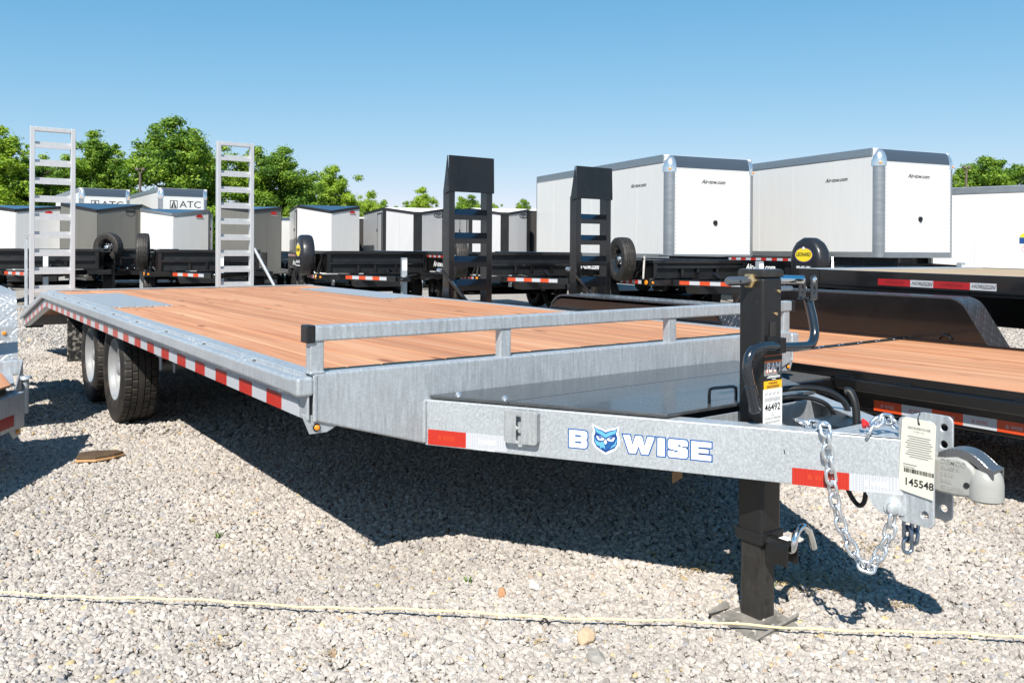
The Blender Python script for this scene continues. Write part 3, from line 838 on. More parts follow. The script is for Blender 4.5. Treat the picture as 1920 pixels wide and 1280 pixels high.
# wiring
MB().tube(smooth_path([(1.30, -0.80, 0.67), (1.38, -0.83, 0.725), (1.46, -0.90, 0.752), (1.55, -0.96, 0.742), (1.60, -1.0, 0.70), (1.60, -1.02, 0.64)], 5), 0.011, 8).build('cable', BLACK_SATIN, deckover, smooth=True)
MB().tube(smooth_path([(1.30, -0.81, 0.66), (1.40, -0.84, 0.705), (1.50, -0.90, 0.715), (1.57, -0.95, 0.69), (1.60, -0.97, 0.63)], 5), 0.008, 8).build('cable', BLACK_SATIN, deckover, smooth=True)
MB().tube(smooth_path([(1.448, -1.095, 0.768), (1.455, -1.110, 0.768), (1.456, -1.128, 0.73), (1.453, -1.135, 0.67), (1.44, -1.14, 0.60)], 5), 0.0125, 10).build('cable', BLACK_SATIN, deckover, smooth=True)
MB().tube(smooth_path([(1.33, -1.13, 0.55), (1.345, -1.165, 0.49), (1.352, -1.185, 0.452), (1.354, -1.205, 0.437), (1.354, -1.222, 0.452), (1.352, -1.23, 0.50), (1.35, -1.23, 0.55)], 5), 0.0075, 8).build('cable', BLACK_SATIN, deckover, smooth=True)

# ------------------------------------------------------------------ adjustable channel, coupler
def chan_plate(x, y0, y1, z0, z1, name='coupler_channel'):
    hs = []
    for z in (z0 + 0.045, z0 + 0.105, z1 - 0.105, z1 - 0.05):
        hs.append(circ(y1 - 0.028 if y1 < y0 else y1, z, 0.0125, 14))
    ya, yb = min(y0, y1), max(y0, y1)
    hs = [circ(ya + 0.026, z, 0.0115, 14) for z in (z0 + 0.035, z0 + 0.098, z1 - 0.085, z1 - 0.035)]
    m = MB(); m.prism(rrect(ya, z0, yb, z1, 0.018, 4), 'x', x, x + 0.008, hs)
    return m.build(name, GALV, deckover, bevel=0.0012, seg=1)
chan_plate(1.327, -1.345, -1.452, 0.434, 0.744)
chan_plate(1.435, -1.345, -1.452, 0.434, 0.744)
MB().box(1.335, -1.374, 0.440, 1.435, -1.362, 0.745).build('channel_web', GALV, deckover)
# coupler body: side outline extruded, with a domed socket
cp = MB()
body = [(-1.380, 0.538), (-1.500, 0.538), (-1.56, 0.546), (-1.56, 0.612), (-1.548, 0.630), (-1.530, 0.644), (-1.505, 0.650), (-1.470, 0.642), (-1.44, 0.638), (-1.380, 0.638)]
cp.prism(body, 'x', 1.345, 1.425)
cp.build('coupler', CAST, deckover, bevel=0.010, seg=3, smooth=True)
sk = MB().lathe([(0.536, 0.0001), (0.536, 0.040), (0.542, 0.047), (0.585, 0.047), (0.605, 0.044), (0.620, 0.036), (0.630, 0.022), (0.633, 0.0001)], center=(1.385, -1.566, 0), axis='z', n=32)
sk.build('ball_socket', CAST, deckover, smooth=True)
em = MB()
for i, s in enumerate(('DEMCO', 'CLASS IV', '2 5/16', 'BALL', 'EZ LATCH')):
    add_text(em, s, 0.020 if i == 0 else 0.014, (1.3438, -1.462, 0.632 - 0.0185 * i), (0, -1, 0), (0, 0, 1), align='LEFT', bold=0.0004)
em.build('cast_lettering', GREY_INK if False else CAST, deckover)
lt = MB()
prof = [(p.y, p.z) for p in smooth_path([(0, -1.450, 0.648), (0, -1.475, 0.662), (0, -1.508, 0.668), (0, -1.538, 0.664), (0, -1.566, 0.648), (0, -1.586, 0.632), (0, -1.602, 0.627)], 3)]
for (xa, xb, dz0, dz1) in ((1.357, 1.413, -0.004, 0.004), (1.353, 1.357, -0.022, 0.004), (1.413, 1.417, -0.022, 0.004)):
    for i in range(len(prof) - 1):
        (y0, z0), (y1, z1) = prof[i], prof[i + 1]
        lt.hexa([(xa, y0, z0 + dz0), (xb, y0, z0 + dz0), (xb, y1, z1 + dz0), (xa, y1, z1 + dz0), (xa, y0, z0 + dz1), (xb, y0, z0 + dz1), (xb, y1, z1 + dz1), (xa, y1, z1 + dz1)])
lt.build('coupler_latch', LATCH, deckover, bevel=0.001, seg=1)
MB().lathe([(0, 0.008), (-0.003, 0.008)], center=(1.3445, -1.535, 0.578), axis='x', n=10).build('coupler_pin', INK, deckover)

# chain tab and bolt under the near beam end
tb = MB(); tb.plate(tp(0, 0, 0.006), TU, TZ, [(1.495, 0.512), (1.515, 0.470), (1.540, 0.452), (1.600, 0.452), (1.612, 0.475), (1.612, 0.512)], -0.008)
tb.build('chain_tab', GALV, deckover)
def link_mesh(name, pitch, r, wd, mat):
    L = pitch / 2 + r * 0.98; w = wd / 2
    pts = []
    for i in range(9): a = R(-90 + 180 * i / 8); pts.append((L - w + w * math.cos(a), w * math.sin(a), 0))
    for i in range(9): a = R(90 + 180 * i / 8); pts.append((-(L - w) + w * math.cos(a), w * math.sin(a), 0))
    m = MB(); m.tube(pts, r, 8, closed=True)
    return m.mesh(name, mat, smooth=True, angle=80)
def resample(path, d):
    path = [Vector(p) for p in path]; out = [path[0]]; i = 0; cur = path[0]; need = d
    while i < len(path) - 1:
        v = path[i + 1] - cur
        if v.length < need:
            need -= v.length; i += 1; cur = path[i]
        else:
            cur = cur + v.normalized() * need; out.append(cur); need = d
    return out
def chain(parent_mb, mat_anchor, path, pitch, r, wd, mat, face, name='safety_chain'):
    anchor = parent_mb.build(name, mat_anchor, deckover, smooth=True)
    me = link_mesh('link', pitch, r, wd, mat)
    pts = resample(path, pitch)
    for i in range(len(pts) - 1):
        a, b = pts[i], pts[i + 1]
        d = (b - a).normalized()
        side_ = Vector(face) - d * Vector(face).dot(d)
        side_.normalize()
        u = d.cross(side_)
        ang = R(38 if i % 2 else -52) + R(random.uniform(-9, 9))
        y = u * math.cos(ang) + side_ * math.sin(ang)
        z = d.cross(y)
        o = put('link', me, anchor)
        o.matrix_local = Matrix.Translation((a + b) / 2) @ Matrix((d, y, z)).transposed().to_4x4()
    return anchor
bolt = MB()
bc = tp(1.570, 0.474, 0.006)
bm_ = MB().lathe([(0, 0.026), (0.006, 0.026), (0.007, 0.018), (0.020, 0.017), (0.023, 0.010), (0.023, 0.0001)], axis='z', n=18)
rot = Matrix((TU, TZ, TU.cross(TZ))).transposed().to_4x4()
if (TU.cross(TZ)).dot(TN) < 0: rot = Matrix((-TU, TZ, (-TU).cross(TZ))).transposed().to_4x4()
bm_.xf(Matrix.Translation(bc) @ rot); bolt.add(bm_.v, bm_.f)
cpath = smooth_path([tp(1.30, 0.690, -0.075), tp(1.36, 0.690, -0.03), tp(1.381, 0.700, 0.004), tp(1.384, 0.670, 0.014), tp(1.389, 0.613, 0.014), tp(1.400, 0.533, 0.014), tp(1.410, 0.469, 0.012), tp(1.428, 0.399, 0.012), tp(1.450, 0.353, 0.012),
                     tp(1.478, 0.303, 0.012), tp(1.500, 0.276, 0.012), tp(1.522, 0.306, 0.012), tp(1.543, 0.350, 0.012), tp(1.563, 0.405, 0.012), tp(1.570, 0.462, 0.010)])
chain(bolt, GALV, cpath, 0.0365, 0.0056, 0.030, ZINC, TN)
hk = MB().tube([(1.385, -1.335, 0.50), (1.392, -1.337, 0.45), (1.40, -1.338, 0.43)], 0.008, 8)
c2 = smooth_path([(1.40, -1.338, 0.46), (1.402, -1.336, 0.41), (1.40, -1.337, 0.36), (1.40, -1.337, 0.305)])
chain(hk, BLUE_ZINC, c2, 0.034, 0.0056, 0.029, BLUE_ZINC, TN)
hk = MB().tube([(1.405, -1.345, 0.50), (1.412, -1.35, 0.46)], 0.008, 8)
c2 = smooth_path([(1.425, -1.345, 0.45), (1.428, -1.346, 0.41), (1.424, -1.345, 0.38), (1.418, -1.343, 0.34)])
chain(hk, BLUE_ZINC, c2, 0.034, 0.0056, 0.029, BLUE_ZINC, TN)
hk = MB().tube([(1.315, -1.262, 0.70), (1.30, -1.25, 0.715), (1.285, -1.262, 0.70)], 0.007, 8)
c3 = smooth_path([(1.268, -1.285, 0.684), (1.285, -1.288, 0.70), (1.30, -1.291, 0.722), (1.33, -1.305, 0.728), (1.355, -1.318, 0.715), (1.372, -1.328, 0.686)])
chain(hk, REDC, c3, 0.0345, 0.0054, 0.029, ZINC, (0.3, -0.6, 0.7))

# ------------------------------------------------------------------ drop-leg jack
JX0, JX1, JY0, JY1 = 1.220, 1.322, -0.943, -0.842
jm = MB()
ta = 0.0
jm.box(JX0, JY0, 0.270, JX1, JY1, 1.145)
jack = jm.build('jack', BLACK_SATIN, deckover, bevel=0.012, seg=3)
MB().box(JX0 - 0.003, JY0 - 0.003, 1.142, JX1 + 0.003, JY1 + 0.003, 1.166).build('jack_cap', BLACK_WORN, jack, bevel=0.004)
MB().box(JX0 + 0.002, JY0 + 0.002, 1.1665, JX1 - 0.002, JY1 - 0.002, 1.169).build('cap_top', LATCH, jack, bevel=0.001, seg=1)
jl = MB().box(JX0 + 0.006, JY0 + 0.010, 0.003, JX1 - 0.016, JY1 - 0.008, 0.268)
leg = jl.build('drop_leg', BLACK_WORN, jack, bevel=0.009, seg=3)
hl = MB()
for z in (0.062, 0.142, 0.222):
    hl.lathe([(0, 0.0105), (-0.0008, 0.0105)], center=(1.264, JY0 + 0.0098, z), axis='y', n=16)
hl.build('pin_hole', INK, jack)
MB().box(JX0 - 0.006, JY0 - 0.006, 0.262, JX1 + 0.006, JY1 + 0.006, 0.300).build('jack_collar', BLACK_SATIN, jack, bevel=0.004)
# foot plate with two turned-up edges
ft = MB().hexa([(1.125, -0.812, 0.004), (1.10, -1.012, 0.004), (1.305, -1.024, 0.004), (1.37, -0.83, 0.004), (1.125, -0.812, 0.010), (1.10, -1.012, 0.010), (1.305, -1.024, 0.010), (1.37, -0.83, 0.010)])
ft.hexa([(1.123, -0.812, 0.008), (1.10, -0.83, 0.03), (1.225, -0.80, 0.03), (1.23, -0.81, 0.008), (1.12, -0.805, 0.009), (1.095, -0.823, 0.034), (1.22, -0.792, 0.034), (1.235, -0.803, 0.009)])
ft.hexa([(1.10, -1.012, 0.003), (1.098, -1.020, 0.016), (1.335, -1.008, 0.030), (1.33, -1.0, 0.012), (1.10, -1.006, 0.004), (1.10, -1.012, 0.021), (1.335, -1.0, 0.036), (1.335, -0.994, 0.013)])
ft.build('foot_plate', pmat('dusty_plate', (0.20, 0.185, 0.165), 0.8, 0.0, var=0.25, vscale=(30, 30, 30), tint=(0.02, 0.02, 0.02), tint_amt=0.6, tscale=(12, 12, 12)), jack, bevel=0.002, seg=1)
# plunger housing with spring pin hook
pl_ = MB()
pts = arc(0, 0, 0.030, 20, 160, 8)
pl_.prism([(1.264 + p[0], 0.262 + p[1]) for p in [(0.030, -0.05)] + pts + [(-0.030, -0.05), (-0.026, -0.05)] + [(p[0] * 0.86, p[1] * 0.86) for p in reversed(pts)] + [(0.026, -0.05)]], 'y', -1.030, JY0 - 0.004)
pl_.build('plunger_housing', BLACK_SATIN, jack)
MB().hexa([(1.250, -1.020, 0.2935), (1.280, -1.020, 0.2935), (1.280, -0.985, 0.2935), (1.250, -0.985, 0.2935), (1.250, -1.020, 0.2942), (1.280, -1.020, 0.2942), (1.280, -0.985, 0.2942), (1.250, -0.985, 0.2942)]).build('warning_sticker', WHITE_L, jack)
MB().tube(smooth_path([(1.264, -0.98, 0.262), (1.262, -1.022, 0.262), (1.258, -1.036, 0.275), (1.262, -1.038, 0.302), (1.280, -1.036, 0.325), (1.310, -1.034, 0.332), (1.343, -1.032, 0.314), (1.364, -1.030, 0.280), (1.378, -1.030, 0.247)], 4), 0.0115, 12).build('plunger_hook', CHROME, jack, smooth=True)
# side shaft stub and its nut, on the left face
MB().tube([(1.101, -0.89, 1.130), (1.112, -0.89, 1.130), (1.220, -0.89, 1.130)], [0.011, 0.0155, 0.0155], 12).build('shaft_stub', LATCH, jack, smooth=True)
MB().lathe([(0, 0.026), (-0.010, 0.026), (-0.013, 0.018)], center=(1.2195, -0.89, 1.130), axis='x', n=6).build('shaft_nut', BRASS, jack)
MB().lathe([(0, 0.0045), (-0.0006, 0.0045)], center=(1.150, -0.9056, 1.130), axis='y', n=10).build('pin_hole', INK, jack)
hl = MB()
for (y, z) in ((-0.862, 1.06), (-0.918, 1.06)):
    hl.lathe([(0, 0.006), (-0.0006, 0.006)], center=(JX0 - 0.0002, y, z), axis='x', n=10)
hl.build('pin_hole', INK, jack)
hl = MB()
for (x, z) in ((1.300, 1.095), (1.285, 1.020)):
    hl.lathe([(0, 0.006), (-0.006, 0.0055), (-0.008, 0.0001)], center=(x, JY0, z), axis='y', n=10)
hl.build('jack_rivet', BRASS, jack, smooth=True)
# folded crank
MB().tube([(JX1, -0.90, 1.134), (1.470, -0.915, 1.130)], 0.0150, 14).build('crank_shaft', CHROME, jack, smooth=True)
cl = MB()
for dy in (-0.024, 0.022):
    cl.plate((1.472, -0.935 + dy, 1.108), (1, 0, 0), (0, 0, 1), [(-0.020, -0.045), (0.020, -0.045), (0.020, 0.022), (0.014, 0.036), (0.0, 0.042), (-0.014, 0.036), (-0.020, 0.022)], 0.005, [circ(0.0, -0.012, 0.0065, 8, 0.014)])
cl.box(1.452, -0.959, 1.060, 1.492, -0.908, 1.066)
cl.build('crank_clevis', NAVY, jack, bevel=0.002, seg=1)
MB().lathe([(0, 0.013), (-0.006, 0.012), (-0.008, 0.0001)], center=(1.472, -0.960, 1.130), axis='y', n=14).build('clevis_bolt', CHROME, jack, smooth=True)
MB().box(1.335, -0.93, 1.094, 1.40, -0.91, 1.110).build('shaft_bracket', BLUE_ZINC, jack, bevel=0.003)
cr = smooth_path([(1.472, -0.938, 1.07), (1.473, -0.945, 1.04), (1.469, -0.960, 0.995), (1.462, -0.972, 0.952), (1.445, -0.978, 0.925), (1.415, -0.983, 0.912), (1.38, -0.985, 0.911), (1.30, -0.985, 0.914), (1.21, -0.985, 0.922), (1.150, -0.985, 0.924),
                  (1.112, -0.985, 0.914), (1.092, -0.985, 0.892), (1.086, -0.985, 0.858), (1.094, -0.985, 0.825), (1.106, -0.985, 0.79)], 5)
MB().tube(cr, 0.0155, 14).build('crank_handle', NAVY, jack, smooth=True)
MB().tube([(1.1015, -0.985, 0.805), (1.102, -0.985, 0.803), (1.127, -0.985, 0.722), (1.1275, -0.985, 0.721)], [0.015, 0.0185, 0.0195, 0.017], 14).build('crank_grip', NAVY, jack, smooth=True)
MB().box(1.235, -1.003, 0.898, 1.262, -0.945, 0.948).build('crank_clip', BLACK_SATIN, jack, bevel=0.003)
MB().box(1.252, JY0 - 0.004, 0.90, 1.283, JY0 - 0.0005, 0.995).build('serial_plate', BLACK_WORN, jack, bevel=0.002)
# printed labels on the jack
JF = JY0 - 0.0006
def jlab(name, x0, z0, x1, z1, mat, d=0.0):
    return MB().box(x0, JF - 0.0006 - d, z0, x1, JF - d, z1).build(name, mat, jack)
jlab('jack_label', 1.224, 0.800, 1.319, 0.888, INK)
jlab('jack_label', 1.224, 0.818, 1.319, 0.872, GREY_INK, 0.0004)
jlab('jack_label', 1.224, 0.860, 1.319, 0.884, STK_ORG, 0.0006)
jlab('jack_label', 1.224, 0.867, 1.319, 0.882, INK, 0.0010)
t = MB(); add_text(t, 'RAM', 0.047, (1.2715, JF - 0.0014, 0.842), (1, 0, 0), (0, 0, 1), bold=0.0022, shear=0.15, sx=0.80); t.build('label_print', STK_ORG, jack)
t = MB(); add_text(t, 'RAM', 0.045, (1.271, JF - 0.0020, 0.843), (1, 0, 0), (0, 0, 1), bold=0.0008, shear=0.15, sx=0.80)
for (z, a, b) in ((0.815, 1.246, 1.308), (0.811, 1.240, 1.308), (0.805, 1.266, 1.286)):
    t.box(a, JF - 0.0016, z - 0.001, b, JF - 0.0008, z + 0.001)
t.build('label_print', WHITE_D, jack)
jlab('jack_label', 1.224, 0.773, 1.319, 0.800, STK_YEL)
jlab('jack_label', 1.220, 0.560, 1.321, 0.773, WHITE_L, 0.0002)
t = MB()
add_text(t, 'WARNING', 0.010, (1.271, JF - 0.0012, 0.792), (1, 0, 0), (0, 0, 1), bold=0.0003)
for k in range(3): t.box(1.238, JF - 0.0012, 0.7765 + 0.0035 * k, 1.304, JF - 0.0006, 0.778 + 0.0035 * k)
add_text(t, '46492', 0.033, (1.269, JF - 0.0016, 0.712), (1, 0, 0), (0, 0, 1), bold=0.0006)
add_text(t, 'H14-GALV 8.5T DECKOVER', 0.0092, (1.270, JF - 0.0016, 0.676), (1, 0, 0), (0, 0, 1), sx=0.76)
add_text(t, 'MCB18/HD/TC20/HITCH', 0.0092, (1.270, JF - 0.0016, 0.663), (1, 0, 0), (0, 0, 1), sx=0.80)
add_text(t, '2021', 0.006, (1.27, JF - 0.0016, 0.694), (1, 0, 0), (0, 0, 1)); add_text(t, 'B WISE', 0.006, (1.27, JF - 0.0016, 0.686), (1, 0, 0), (0, 0, 1))
for k in range(4):
    x = 1.228 + 0.021 * k
    t.tube([(x, JF - 0.001, 0.757), (x + 0.014, JF - 0.001, 0.757), (x + 0.014, JF - 0.001, 0.763), (x, JF - 0.001, 0.749)], 0.0007, 4)
for k in range(4): t.box(1.228, JF - 0.0012, 0.733 + 0.0032 * k, 1.312, JF - 0.0006, 0.734 + 0.0032 * k)
ring = [(1.268 + 0.029 * math.cos(2 * PI * i / 24), JF - 0.001, 0.634 + 0.016 * math.sin(2 * PI * i / 24)) for i in range(24)]
t.tube(ring, 0.0013, 4, closed=True)
add_text(t, 'SELECT', 0.012, (1.268, JF - 0.0014, 0.634), (1, 0, 0), (0, 0, 1), bold=0.0003)
t.build('label_print', INK, jack)
s2 = MB().box(1.325, -0.8485, 0.655, 1.385, -0.848, 0.705).box(1.325, -0.8485, 0.575, 1.365, -0.848, 0.652)
s2.build('paper_label', WHITE_L, jack)
t = MB()
for z in (0.664, 0.670, 0.676, 0.690): t.box(1.332, -0.8492, z, 1.380, -0.8486, z + 0.0018)
t.box(1.330, -0.8492, 0.63, 1.343, -0.8486, 0.645)
t.build('label_print', INK, jack)

# hang tag tied to the channel
ht = tag(empty('hang_tag', (1.3215, -1.405, 0.742)), 'cream card tag numbered 145548 tied to the coupler channel of the galvanised trailer', 'tag')
m = MB(); m.plate((0, 0, 0), (0, -1, 0), (0, 0, 1), [(-0.048, -0.215), (0.055, -0.222), (0.056, -0.008), (0.048, 0.002), (-0.034, 0.002), (-0.045, -0.008)], 0.0008, [circ(0.006, -0.012, 0.004, 8)])
m.xf(Matrix.Rotation(R(2), 4, 'X')).build('card', PAPER, ht)
t = MB(); tt = MB()
def tg(mb, s, size, y, z, **k): add_text(mb, s, size, (-0.0016, -y, z), (0, -1, 0), (0, 0, 1), **k)
tg(t, '145548', 0.030, 0.006, -0.186, bold=0.0006, sx=0.98)
for i in range(34):
    w_ = random.choice((0.0007, 0.0012, 0.0018)); y = -0.038 + 0.0026 * i
    t.box(-0.0016, -(y + w_), -0.158, -0.0010, -y, -0.146)
for (i, a) in enumerate((0.034, 0.030, 0.036, 0.040, 0.035, 0.038, 0.031, 0.036, 0.040, 0.028)):
    tt.box(-0.0016, -(0.006 + a), -0.052 - 0.0066 * i, -0.0010, -(0.006 - a), -0.0495 - 0.0066 * i)
tt.box(-0.0016, 0.04, -0.136, -0.0010, 0.0, -0.133); tt.box(-0.0016, 0.04, -0.143, -0.0010, 0.006, -0.141)
tg(tt, 'GEORGEHOUSE', 0.0095, 0.006, -0.026, bold=0.0002)
tg(tt, 'STORE TAG', 0.006, 0.006, -0.036)
t.build('card_print', INK, ht); tt.build('card_print', GREY_INK, ht)
MB().tube([(0.006, -0.006, -0.012), (-0.004, -0.006, -0.006), (-0.003, -0.004, 0.010), (0.006, -0.004, 0.016), (-0.002, -0.009, 0.022), (-0.006, -0.012, 0.026)], 0.0016, 6).build('cable_tie', INK, ht)
# ------------------------------------------------------------------ black wood-deck trailer beside the galvanised one
BT = tag(empty('flatbed_trailer', (3.1, 0, 0)), 'black low flatbed trailer with orange wood deck between fenders, right of the galvanised one', 'trailer')
bx0, bx1, bz = -0.045, 1.83, 0.575
bw = (bx1 - bx0 - 0.02) / 13
bp_me = MB().box(-bw / 2 + 0.002, -2.2, -0.038, bw / 2 - 0.002, 0.615, 0).mesh('plank', WOOD)
bp2_me = MB().box(-bw / 2 + 0.002, 0.695, -0.038, bw / 2 - 0.002, 3.3, 0).mesh('plank', WOOD)
for i in range(13):
    x = bx0 + 0.01 + bw * (i + 0.5)
    put('plank', bp_me, BT, 0.004, 1, (x, 0, bz + random.uniform(-0.001, 0.001)))
    put('plank', bp2_me, BT, 0.004, 1, (x, 0, bz + random.uniform(-0.001, 0.001)))
ds = MB().box(bx0, 0.618, bz - 0.01, bx1, 0.692, bz + 0.004).build('deck_strap', BLACK_WORN, BT)
sc_ = MB()
for k in range(8):
    for y in (0.637, 0.674):
        sc_.lathe([(0, 0.009), (0.003, 0.007), (0.004, 0.0001)], center=(0.12 + 0.235 * k + (0.1 if y > 0.65 else 0), y, bz + 0.004), axis='z', n=8)
sc_.build('screw', ZINC, ds)
for sx in (0, 1):
    X = (lambda x: x) if sx == 0 else (lambda x: bx0 + bx1 - x)
    MB().box(X(-0.052), -2.2, 0.545, X(-0.046), 3.4, 0.592).box(X(-0.046), -2.2, 0.53, X(0.0), 3.4, 0.538).build('side_rail', BLACK, BT, bevel=0.002, seg=1)
MB().box(-0.085, -2.2, 0.490, -0.053, -0.055, 0.552).build('rub_rail', BLACK, BT, bevel=0.008, seg=3)
MB().box(-0.012, -2.2, 0.372, 0.0, 3.4, 0.53).build('side_channel', BLACK, BT, bevel=0.003, seg=1)
for y in (-0.10, -0.42, -1.0, -1.55):
    MB().box(-0.062, y - 0.05, 0.545, -0.05, y + 0.05, 0.562).build('stake_pocket', BLACK, BT, bevel=0.003, seg=1)
rt = MB().box(-0.0008, 0, -0.0275, 0.0008, 0.152, 0.0275).mesh('reflector', ORANGE_TAPE)
wt = MB().box(-0.0008, 0, -0.0275, 0.0008, 0.155, 0.0275).mesh('reflector', WHITE_TAPE)
y = -0.244; k = 0
while y > -2.1:
    L_ = 0.152 if k % 2 == 0 else 0.155
    o = put('reflector', rt if k % 2 == 0 else wt, BT, loc=(-0.0135, y - L_, 0.4175))
    t = MB(); add_text(t, 'B WISE', 0.024, (-0.0005 - 0.0008, L_ / 2, 0), (0, -1, 0), (0, 0, 1)); t.build('tape_print', ORANGE_TAPE if k % 2 else WHITE_TAPE, o)
    y -= L_ + 0.0; k += 1
# outrigger step ahead of the left fender
og = MB().hexa([(-0.36, -0.02, 0.44), (-0.012, -0.055, 0.44), (-0.012, 0.30, 0.44), (-0.36, 0.34, 0.44), (-0.36, -0.02, 0.535), (-0.012, -0.055, 0.535), (-0.012, 0.30, 0.535), (-0.36, 0.34, 0.535)])
og.build('side_step', BLACK, BT, bevel=0.004)
MB().box(-0.35, -0.01, 0.5352, -0.02, 0.29, 0.540).build('grip_pad', pmat('grit_pad', (0.05, 0.05, 0.05), 0.9, 0, bump=0.9, bscale=180, var=0.4, vscale=(90, 90, 90)), BT)
# fenders: outline in (y, z), tread plate skin over a folded sheet
def fender(x0, x1, y0, y1, z0, z1, mat, parent, slope_f=0.27, name='fender'):
    rc = min(0.16, slope_f * 0.75)
    a_ = math.degrees(math.atan2(z1 - z0, slope_f))          # steepness of the ends
    tl_ = rc * math.tan(R(a_ / 2))
    def half(off):
        cy, cz_ = slope_f + tl_ * 0.45, z1 - rc
        pts = [(0 + off * 1.1, z0)] + [(cy - (rc - off) * math.sin(R(t)), cz_ + (rc - off) * math.cos(R(t))) for t in (a_, a_ * .8, a_ * .6, a_ * .4, a_ * .2, 0)]
        return pts
    ho, hi_ = half(0.0), half(0.012)
    out_ = [(y0 + p[0], p[1]) for p in ho] + [(y1 - p[0], p[1]) for p in reversed(ho)]
    inn = [(y0 + p[0], p[1]) for p in hi_] + [(y1 - p[0], p[1]) for p in reversed(hi_)]
    f = MB()
    n = len(out_)
    for i in range(n - 1):
        a, b, c, d = out_[i], out_[i + 1], inn[i + 1], inn[i]
        f.hexa([(x0, a[0], a[1]), (x1, a[0], a[1]), (x1, d[0], d[1]), (x0, d[0], d[1]), (x0, b[0], b[1]), (x1, b[0], b[1]), (x1, c[0], c[1]), (x0, c[0], c[1])])
    return f.build(name, mat, parent), out_
for (x0, x1, xin, xout, yf) in ((-0.31, -0.055, -0.058, -0.305, 0.36), (1.845, 2.12, 1.848, 2.115, -0.02)):
    f, ol = fender(x0, x1, yf, 2.28, 0.555, 0.905, TREAD_B, BT)
    m = MB(); m.prism([(p[0] * 1 + 0.0, p[1] - 0.004) for p in ol], 'x', xin, xin + (0.006 if xin > xout else 0.006))
    m.build('fender_side', BLACK, f)
    m = MB(); m.prism([(p[0], p[1] - 0.03 if p[1] > 0.6 else p[1] - 0.10) for p in ol], 'x', xout - 0.003, xout + 0.003)
    m.build('fender_skirt', BLACK, f)
    dr = MB().tube([(xin + (-0.012 if x0 > 1 else 0.012), 0.30 + 0.045 * math.cos(a), 0.60 + 0.035 * math.sin(a)) for a in [PI * i / 8 for i in range(9)]], 0.008, 8)
    dr.box(xin - 0.02, 0.245, 0.575, xin + 0.01, 0.355, 0.585)
    dr.build('d_ring', BLACK, BT, smooth=True)
for y in (0.62, 1.52):
    for (x, s) in ((-0.19, -1), (1.98, 1)):
        wheel(BT, (x, y, 0.37), s, kind='black')
    MB().cyl((-0.1, y, 0.37), (1.9, y, 0.37), 0.04, 10).build('axle', BLACK, BT, smooth=True)
MB().box(0.02, -2.2, 0.36, 0.10, 3.4, 0.536).box(1.68, -2.2, 0.36, 1.76, 3.4, 0.536).build('main_beam', BLACK, BT)
MB().box(-0.05, -2.28, 0.37, 1.84, -2.2, 0.60).build('header', BLACK, BT, bevel=0.004)
tl = MB().bar((0.1, -2.28, 0.46), (0.86, -3.5, 0.46), 0.07, 0.14).bar((1.69, -2.28, 0.46), (0.93, -3.5, 0.46), 0.07, 0.14)
tl.build('tongue', BLACK, BT)
MB().hexa([(-0.05, 3.3, 0.50), (1.84, 3.3, 0.50), (1.84, 3.86, 0.40), (-0.05, 3.86, 0.40), (-0.05, 3.3, 0.57), (1.84, 3.3, 0.57), (1.84, 3.86, 0.47), (-0.05, 3.86, 0.47)]).build('beavertail', BLACK, BT, bevel=0.004)
# stand-up ramps with solid approach plates
def black_ramp(x0, x1):
    y0, zb, zt = 3.80, 0.46, 2.085
    r = MB(); w = 0.062
    for x in (x0, x1 - w):
        r.box(x, y0, zb, x + w, y0 + 0.11, zt - 0.31)
    ra = r.build('ramp', BLACK, BT, bevel=0.004)
    hd = MB().hexa([(x0 - 0.016, y0 - 0.014, zt - 0.335), (x1 + 0.012, y0 - 0.014, zt - 0.335), (x1 + 0.012, y0 - 0.004, zt - 0.335), (x0 - 0.012, y0 - 0.004, zt - 0.335),
                    (x0 + 0.0, y0 + 0.01, zt), (x1 + 0.024, y0 + 0.01, zt), (x1 + 0.024, y0 + 0.02, zt), (x0 + 0.0, y0 + 0.02, zt)])
    hd.build('approach_plate', BLACK_SATIN, ra, bevel=0.003, seg=1)
    ck = MB(); ck.prism([(y0 - 0.012, zt - 0.335), (y0 + 0.075, zt - 0.355), (y0 + 0.08, zt - 0.31), (y0 + 0.018, zt - 0.002)], 'x', x0 - 0.014, x0 - 0.006)
    ck.build('plate_cheek', BLACK, ra)
    rung = MB().hexa([(x0 + w, 0, -0.06), (x1 - w, 0, -0.06), (x1 - w, 0.008, -0.06), (x0 + w, 0.008, -0.06), (x0 + w, 0, -0.02), (x1 - w, 0, -0.02), (x1 - w, 0.008, -0.02), (x0 + w, 0.008, -0.02)])
    rung.hexa([(x0 + w, 0, -0.022), (x1 - w, 0, -0.022), (x1 - w, 0.085, 0.035), (x0 + w, 0.085, 0.035), (x0 + w, 0, -0.014), (x1 - w, 0, -0.014), (x1 - w, 0.085, 0.043), (x0 + w, 0.085, 0.043)])
    rm = rung.mesh('rung', BLACK)
    for k in range(5):
        put('rung', rm, ra, loc=(0, y0 + 0.002, zt - 0.53 - 0.218 * k))
    g = MB(); g.prism([(y0 - 0.40, 0.46), (y0, 0.46), (y0, 0.80)], 'x', x0 - 0.008, x0)
    g.build('gusset', BLACK, ra)
    MB().bar((x0 - 0.06, y0 + 0.03, 1.03), (x0 + 0.26, y0 - 0.30, 0.50), 0.035, 0.025).build('ramp_stay', BLACK, ra, bevel=0.002, seg=1)
    sp_ = MB()
    for k in range(5):
        sp_.tube([(x0 - 0.075 + 0.016 * math.cos(2 * PI * i / 10), y0 + 0.02 + 0.01 * k, 1.03 + 0.016 * math.sin(2 * PI * i / 10)) for i in range(10)], 0.004, 5, closed=True)
    sp_.build('lift_spring', ZINC, ra, smooth=True)
    return ra
black_ramp(-0.145, 0.335); black_ramp(1.385, 1.86)

